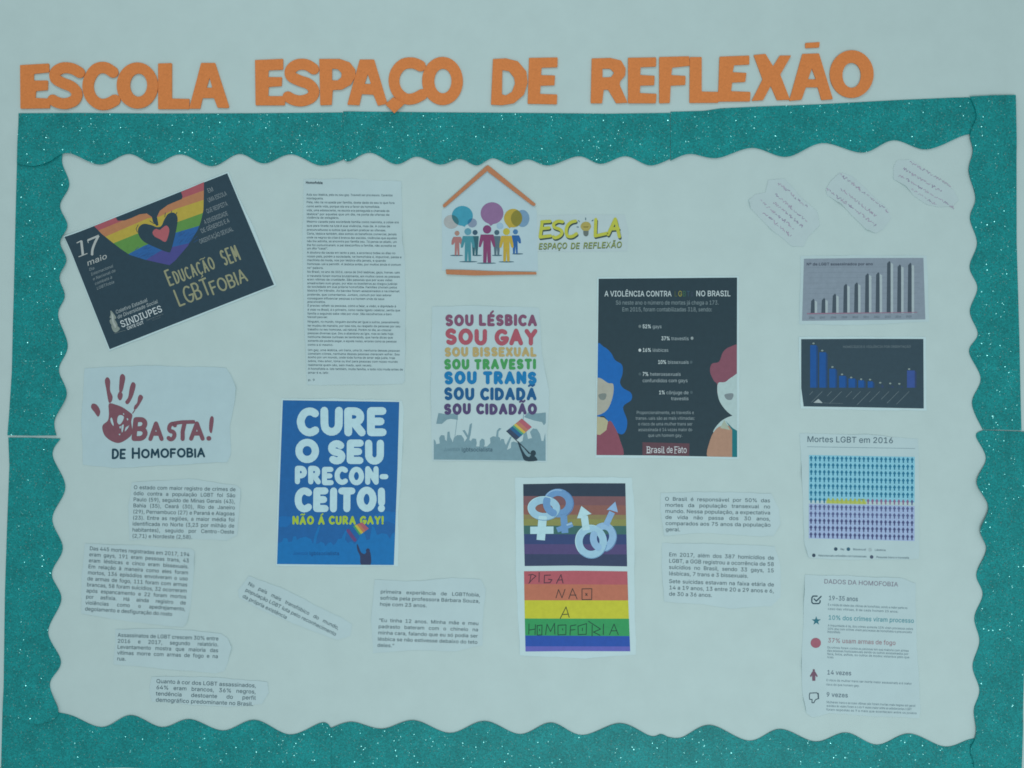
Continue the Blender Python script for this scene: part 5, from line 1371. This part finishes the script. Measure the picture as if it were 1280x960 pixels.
ring(p, 910, 650, 95, 112, 70, (132, 172, 204), 3, rot=18)
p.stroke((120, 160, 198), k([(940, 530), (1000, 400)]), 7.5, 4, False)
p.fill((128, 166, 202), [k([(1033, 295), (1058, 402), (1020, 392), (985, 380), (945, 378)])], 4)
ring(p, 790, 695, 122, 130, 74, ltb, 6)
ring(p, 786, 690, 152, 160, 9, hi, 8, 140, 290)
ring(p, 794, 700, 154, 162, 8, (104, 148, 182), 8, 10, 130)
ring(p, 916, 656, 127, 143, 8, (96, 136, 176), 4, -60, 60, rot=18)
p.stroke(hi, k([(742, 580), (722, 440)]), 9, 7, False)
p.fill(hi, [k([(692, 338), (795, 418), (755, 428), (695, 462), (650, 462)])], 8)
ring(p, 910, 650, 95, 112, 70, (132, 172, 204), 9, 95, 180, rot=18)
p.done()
p = T.part('rainbow_panel')
out = k2([(120, 112), (640, 107), (1153, 113), (1162, 400), (1182, 912), (600, 910), (135, 914), (126, 500)])
yy = [90, 240, 402, 584, 754, 862, 930]
for i, c in enumerate([(190, 80, 90), (196, 100, 80), (176, 180, 52), (44, 140, 86), (32, 76, 158), (88, 92, 170)]):
    p.fill(c, [k2([(100, yy[i]), (1200, yy[i] + (6 if i in (1, 4) else 2)), (1200, yy[i + 1] + (6 if i in (0, 3) else 2)), (100, yy[i + 1])])], 1, clip=[out])
p.done()
p = T.part('handwriting')
for c, sts in (((74, 48, 60), [[(165, 150), (205, 143), (240, 160), (205, 190), (168, 232)], [(190, 146), (176, 226)], [(272, 125), (270, 220)], [(385, 150), (325, 152), (322, 228), (380, 226), (400, 196), (365, 192)], [(445, 232), (490, 145), (510, 230)], [(455, 200), (505, 198)]]),
               ((74, 54, 50), [[(440, 378), (465, 295), (500, 378), (530, 292)], [(568, 385), (605, 285), (650, 388)], [(580, 350), (640, 350)], [(700, 288), (798, 286), (796, 394), (700, 396), (700, 288)], [(735, 332), (752, 356)], [(752, 334), (735, 354)]]),
               ((58, 70, 40), [[(482, 584), (540, 468), (572, 572)], [(505, 545), (565, 540)]]),
               ((22, 70, 56), [[(170, 640), (168, 740)], [(235, 645), (230, 745)], [(170, 700), (232, 690)], [(252, 655), (300, 650), (298, 748), (252, 750), (252, 655)], [(275, 690), (277, 706)], [(335, 745), (350, 640), (385, 715), (425, 632), (428, 740)], [(460, 652), (540, 648), (538, 745), (460, 748), (460, 652)], [(505, 685), (508, 700)],
                               [(580, 750), (585, 658), (640, 648)], [(585, 700), (630, 695)], [(660, 660), (745, 635), (742, 742), (662, 745), (660, 660)], [(705, 680), (703, 706)], [(765, 612), (885, 690), (815, 720), (880, 752)], [(802, 650), (800, 760)], [(915, 640), (912, 745)], [(975, 745), (1020, 640), (1062, 745)], [(990, 708), (1050, 706)]])):
    for j, s in enumerate(sts):
        v, f = region(ribbon(k2(s), 1.05, True, 7))
        p.raw(v, f, c, 2 + (j % 5) * .5)
p.done()

# ---- three hand-written slips
SL = 'hand-written slips'


def slip(label, outline, lines, ang, seed, curl_at):
    k = K(925, 195, 8.3467)
    t = Sheet('written_slip', label, 'slip', rough(outline, .35, 4, seed), THIN, SL, wav=.5, curl=1.5, seed=seed, curl_at=curl_at)
    p = t.part('handwriting')
    rr = random.Random(seed)
    c, s = math.cos(R(ang)), math.sin(R(ang))
    for (x, y, L, h) in lines:
        px = 0
        while px < L:
            wl = min(L - px, rr.uniform(14, 70) / 8.35)
            pts = []
            n = max(3, int(wl / .75))
            for i in range(n):
                u = px + wl * i / (n - 1)
                v = h * rr.choice((-.5, -.4, -.1, 0, .1, .35, .45)) * (1.5 if rr.random() < .1 else 1)
                pts.append((x + u * c - v * s, y + u * s + v * c))
            f = rr.uniform(.4, .85)
            v, fc = region(ribbon(smooth(pts, False, 2), f, True, 5))
            p.raw(v, fc, rr.choice(((150, 142, 164), (134, 128, 154), (156, 150, 170))), 2)
            px += wl + rr.uniform(.9, 2.6)
    p.done()


q = K(920, 180, 4.129)
slip('leftmost slanting handwritten slip, wavy edged, five rows of faint writing', q([(165, 185), (250, 180), (330, 270), (420, 350), (430, 420), (370, 480), (350, 530), (290, 530), (245, 490), (190, 450), (130, 390), (75, 330), (65, 290), (100, 260), (150, 250)]),
     [(972.5, 229, 47, 3.2), (969, 243, 52, 3.0), (967, 253, 47, 3.0), (950, 251, 55, 3.0), (954, 266, 45, 3.0)], 40, 71, [(936, 255, 10, 3), (960, 290, 12, 2.5)])
slip('middle slanting handwritten slip of four rows with a curling lower edge', q([(535, 148), (600, 165), (700, 260), (790, 345), (800, 385), (760, 440), (720, 460), (670, 440), (600, 370), (540, 310), (470, 265), (460, 235), (490, 190)]),
     [(1050, 217.5, 77, 2.8), (1051, 236, 56, 3.0), (1033, 236, 30, 2.6), (1052, 249, 54, 3.0)], 38, 72, [(1048, 255, 16, 3.2), (1085, 288, 14, 2.5)])
slip('rightmost slanting handwritten slip, just under the scalloped corner', q([(830, 85), (900, 80), (1000, 150), (1120, 235), (1150, 290), (1120, 320), (1040, 325), (980, 310), (920, 270), (870, 215), (810, 180), (812, 120)]),
     [(1137, 202, 60, 2.6), (1129, 211, 55, 2.6), (1124, 219, 80, 2.6), (1139, 237, 36, 2.6)], 31, 73, [(1130, 235, 16, 2.8)])

# ---- the grey bar chart
k = K(990, 310, 4.5714)
T = Sheet('chart_sheet', 'grey bar chart sheet with pale columns that grow to the right', 'chart',
          rough(k([(50, 46), (400, 42), (770, 44), (782, 420), (400, 440), (40, 436), (46, 240)]), .4, 6, 14), PAPER, wav=.4, curl=1.0, seed=51)
p = T.part('chart_panel')
p.fill((122, 138, 152), [k([(68, 62), (400, 58), (750, 57), (761, 408), (400, 412), (57, 416)])], 1)
for y in (110, 140, 170, 200, 230, 260, 290, 320, 350):
    p.fill((112, 128, 142), [k([(90, y), (730, y - 3), (730, y - 1.4), (90, y + 1.6)])], 1.5)
p.done()
p = T.part('chart_title')
p.text('Nº de LGBT assassinados por ano', k, 82, 100, 15, (62, 74, 90), -.2, width=380, bold=.035)
p.done()
tops = [(124, 298), (185, 293), (247, 268), (310, 212), (372, 204), (434, 152), (495, 146), (558, 82), (618, 102), (678, 92)]
for (x, y) in tops:
    p = T.part('chart_bar')
    p.fill((62, 78, 90), [k([(x - 18, 372), (x - 15, y + 6), (x - 2, y - 8), (x + 4, y), (x + 6, 372)])], 2)
    p.fill((152, 170, 176), [k([(x + 5, y + 2), (x + 19, y + 10), (x + 19, 374), (x + 5, 374)])], 3)
    p.done()
p = T.part('chart_axis')
p.fill((140, 108, 128), [k([(85, 372), (715, 366), (715, 370), (85, 379)])], 4)
for i, (x, y) in enumerate(tops):
    p.text(str(2006 + i), k, x - 28, 404 - i * .8, 11, (62, 78, 92), 0, width=33)
p.done()

# ---- the dark bar chart
T = Sheet('chart_sheet', 'dark bar chart sheet with blue columns that shrink to the right', 'chart',
          rough(k([(38, 508), (400, 506), (764, 508), (768, 930), (400, 926), (50, 918), (42, 700)]), .4, 6, 15), PAPER2, wav=.4, curl=1.0, seed=52)
p = T.part('chart_panel')
p.fill((46, 68, 80), [k([(52, 521), (400, 519), (750, 520), (752, 917), (400, 910), (66, 905), (52, 800)])], 1)
p.done()
p = T.part('chart_title')
p.text('HOMICÍDIOS E VIOLÊNCIA POR ORIENTAÇÃO', k, 290, 571, 13, (104, 122, 130), -.2, width=388)
p.done()
for i, (x0, x1, y) in enumerate([(103, 138, 555), (155, 192, 596), (212, 248, 690), (268, 305, 730), (322, 360, 746), (378, 410, 756), (432, 460, 762), (490, 512, 778), (548, 570, 784), (602, 624, 786), (656, 700, 700)]):
    p = T.part('chart_bar')
    col = (22, 78, 142) if i < 7 else ((44, 68, 84) if i < 10 else (50, 78, 140))
    p.fill(col, [k([(x0, 798), (x0, y), (x1, y), (x1, 798)])], 2)
    p.fill((28, 66, 112) if i < 7 else (44, 64, 100), [k([(x1, 798), (x1, y), (x1 + 10, y + 10), (x1 + 10, 798)])], 2)
    p.done()
for (x, y) in [(122, 545), (172, 586), (230, 680), (285, 722), (337, 740), (394, 750), (445, 752), (503, 770), (560, 774), (612, 776), (668, 692)]:
    p = T.part('value_label')
    p.fill((122, 140, 138), [k(ell(x, y, 7, 5, 8))], 4)
    p.done()
p = T.part('category_labels')
for (x, L) in [(118, 25), (172, 85), (225, 35), (282, 95), (340, 45), (390, 60), (446, 105), (500, 80), (553, 62), (608, 92), (668, 100)]:
    p.stroke((94, 112, 120), k([(x, 820), (x - L * .72, 820 + L * .72)]), .65, 3)
p.done()
p = T.part('corner_logo')
p.fill((150, 166, 170), [k([(150, 862), (175, 886), (122, 884)])], 3)
p.stroke((92, 110, 118), k([(178, 885), (290, 889)]), .4, 3)
p.done()

# ---- pictogram sheet
k = K(990, 530, 5.3333)
T = Sheet('pictogram_sheet', 'white sheet of tiny blue and purple person symbols in rows, titled Mortes LGBT em 2016', 'sheet',
          rough(k([(50, 60), (200, 66), (500, 70), (840, 100), (850, 500), (845, 900), (500, 905), (200, 900), (110, 890), (80, 800), (75, 600), (62, 300)]), .5, 6, 16), PAPER, wav=.5, curl=1.6, seed=53, curl_at=[(1003, 590, 22, 2.6), (1008, 690, 16, 2.5)])
p = T.part('title_text')
p.text('Mortes LGBT em 2016', k, 98, 119, 38, (66, 92, 106), .9, width=578, bold=.002)
p.done()
p = T.part('rule_line')
p.fill((122, 148, 158), [k([(100, 150), (820, 162), (820, 165), (100, 153)])], 1)
p.done()
grid = lambda c, r: (127 + c * 29.25 + r * (-.1), 230 + r * 46.3 + c * (.52 + r * .02))
p = T.part('pictogram_panel')
a, b, c_, d_ = grid(-.5, -.5), grid(23.6, -.5), grid(23.6, 6.0), grid(-.5, 6.0)
p.fill((122, 182, 202), [k([a, b, c_, d_])], 1)
e_, f_ = grid(-.5, 11.5), grid(23.6, 11.5)
p.fill((146, 168, 202), [k([grid(-.5, 6.5), grid(23.6, 6.5), f_, e_])], 1)
p.fill((164, 178, 92), [k([grid(3.5, 5.65), grid(12.6, 5.65), grid(12.6, 6.4), grid(3.5, 6.4)])], 1)
p.done()
p = T.part('person_symbols')
for r in range(12):
    for c in range(24):
        x, y = grid(c, r)
        if r < 6 or (r == 6 and c < 4): col = (30, 108, 140)
        elif r == 6 and c < 13: col = (148, 166, 82)
        elif r == 6 and c < 23: col = (124, 98, 132)
        elif r < 9: col = (78, 90, 132)
        else: col = (64, 74, 116)
        p.raw(k([(x, y - 20), (x + 4, y - 15), (x + 11, y - 3), (x + 5, y + 2), (x + 4, y + 18), (x - 4, y + 18), (x - 5, y + 2), (x - 11, y - 3), (x - 4, y - 15)]), [[0, 1, 8], [1, 2, 3, 6, 7, 8], [3, 4, 5, 6]], col, 2)
p.done()
p = T.part('legend')
for (x, y, c, s, w) in [(291, 833, (46, 74, 92), 'Gay', 28), (375, 834, (46, 92, 112), 'Bissexual', 88), (520, 838, (150, 172, 178), 'Lésbica', 74), (144, 875, (52, 72, 88), 'Heterossexuais confundidos com homossexuais', 322), (530, 886, (70, 84, 104), 'Pessoas trans e travestis', 220)]:
    p.fill(c, [k(ell(x, y, 12, 12, 14))], 2)
    p.text(s, k, x + 30, y + 7, 13, (74, 98, 112), 1.2, width=w, res=1)
p.done()

# ---- sheet of icons
k = K(990, 710, 4.8)
T = Sheet('icon_sheet', 'lowest white sheet on the right, with five icons beside short texts, titled DADOS DA HOMOFOBIA', 'sheet',
          rough(k([(75, 40), (300, 45), (650, 60), (740, 90), (745, 400), (770, 860), (760, 900), (500, 890), (220, 870), (120, 895), (85, 870), (62, 740), (55, 600), (68, 300)]), .5, 6, 17), PAPER, wav=.5, curl=1.6, seed=54, curl_at=[(1003, 740, 24, 2.6), (1005, 880, 16, 4.0), (1003, 830, 16, 2.0)])
p = T.part('title_text')
p.text('DADOS DA HOMOFOBIA', k, 190, 92, 26, (118, 116, 132), 2.4, width=446, bold=.002)
p.done()
p = T.part('tick_icon')
for q in ([(150, 168), (125, 168), (118, 178), (118, 205), (126, 213), (160, 213), (168, 205), (168, 195)], [(132, 185), (145, 198), (174, 170)]):
    p.stroke((44, 72, 86), k(q), 1.5, 3 if len(q) > 3 else 4)
p.done()
p = T.part('star_icon')
p.fill((42, 106, 122), [k([(145 + (28 if i % 2 == 0 else 11) * math.sin(i * math.pi / 5), 317 - (28 if i % 2 == 0 else 11) * math.cos(i * math.pi / 5)) for i in range(10)])], 3)
p.done()
p = T.part('dot_icon')
p.fill((162, 86, 102), [k(ell(142, 449, 31, 30, 24))], 3)
p.done()
p = T.part('person_icon')
p.fill((108, 78, 96), [k(ell(130, 613, 7, 7, 10)), k([(122, 620), (138, 620), (154, 648), (147, 654), (140, 642), (139, 676), (121, 676), (120, 642), (113, 654), (106, 648)])], 3)
p.done()
p = T.part('thumb_icon')
p.stroke((58, 80, 92), k([(106, 750), (148, 748), (157, 760), (158, 782), (140, 790), (130, 808), (118, 806), (120, 788), (104, 786), (103, 765), (106, 750)]), 1.0, 3)
p.stroke((58, 80, 92), k([(156, 752), (158, 782)]), 1.5, 4)
p.done()
for (s, x, y, w, c, cap, bd) in [('19-35 anos', 218, 192, 178, (96, 118, 130), 26, .02), ('10% dos crimes viram processo', 216, 309, 516, (78, 142, 154), 26, .012), ('37% usam armas de fogo', 214, 446, 408, (150, 124, 132), 26, .012), ('14 vezes', 208, 638, 148, (92, 110, 124), 26, .014), ('9 vezes', 204, 771, 132, (96, 118, 130), 26, .02)]:
    p = T.part('heading_text')
    p.text(s, k, x, y, cap, c, 2.2, width=w, bold=bd)
    p.done()
for entry in [[('É a média de idade das vítimas de homofobia, sendo a maior parte no', 214, 226, 478), ('caso das vítimas, 8 de cada homem 25 anos.', 214, 250, 424)],
                     [('A impunidade é da, dos crimes somente 10% viram processos sobre', 214, 350, 512), ('10% dos com crimes viram processos de homofobia e preconceito', 212, 370, 506), ('impunidade.', 211, 388, 80)],
                     [('Os crimes foram contra as pessoas em sua maioria com armas', 210, 482, 490), ('das pessoas homossexuais sendo os outros assassinados por', 210, 501, 488), ('faca, foice, asfixia, ou outros de modos violentos pelo que', 210, 521, 494), ('no caso.', 210, 540, 40)],
                     [('O risco de mulher trans ser morta maior assassinato e é maior', 204, 678, 514), ('risco do que homem gay.', 203, 704, 202)],
                     [('Mulheres trans e as suas vítimas são foram mortas mais negras em geral', 206, 810, 534), ('suicidas às vezes foram e o do 9 vezes maior entre os adolescentes LGBT', 206, 832, 512), ('foram expostas as 9 e mais que acontecem entre os jovens', 204, 854, 544)]]:
    p = T.part('paragraph_text')
    for (s, x, y, w) in entry:
        p.text(s, k, x, y, 13, (108, 130, 140), 2.4, width=w)
    p.done()
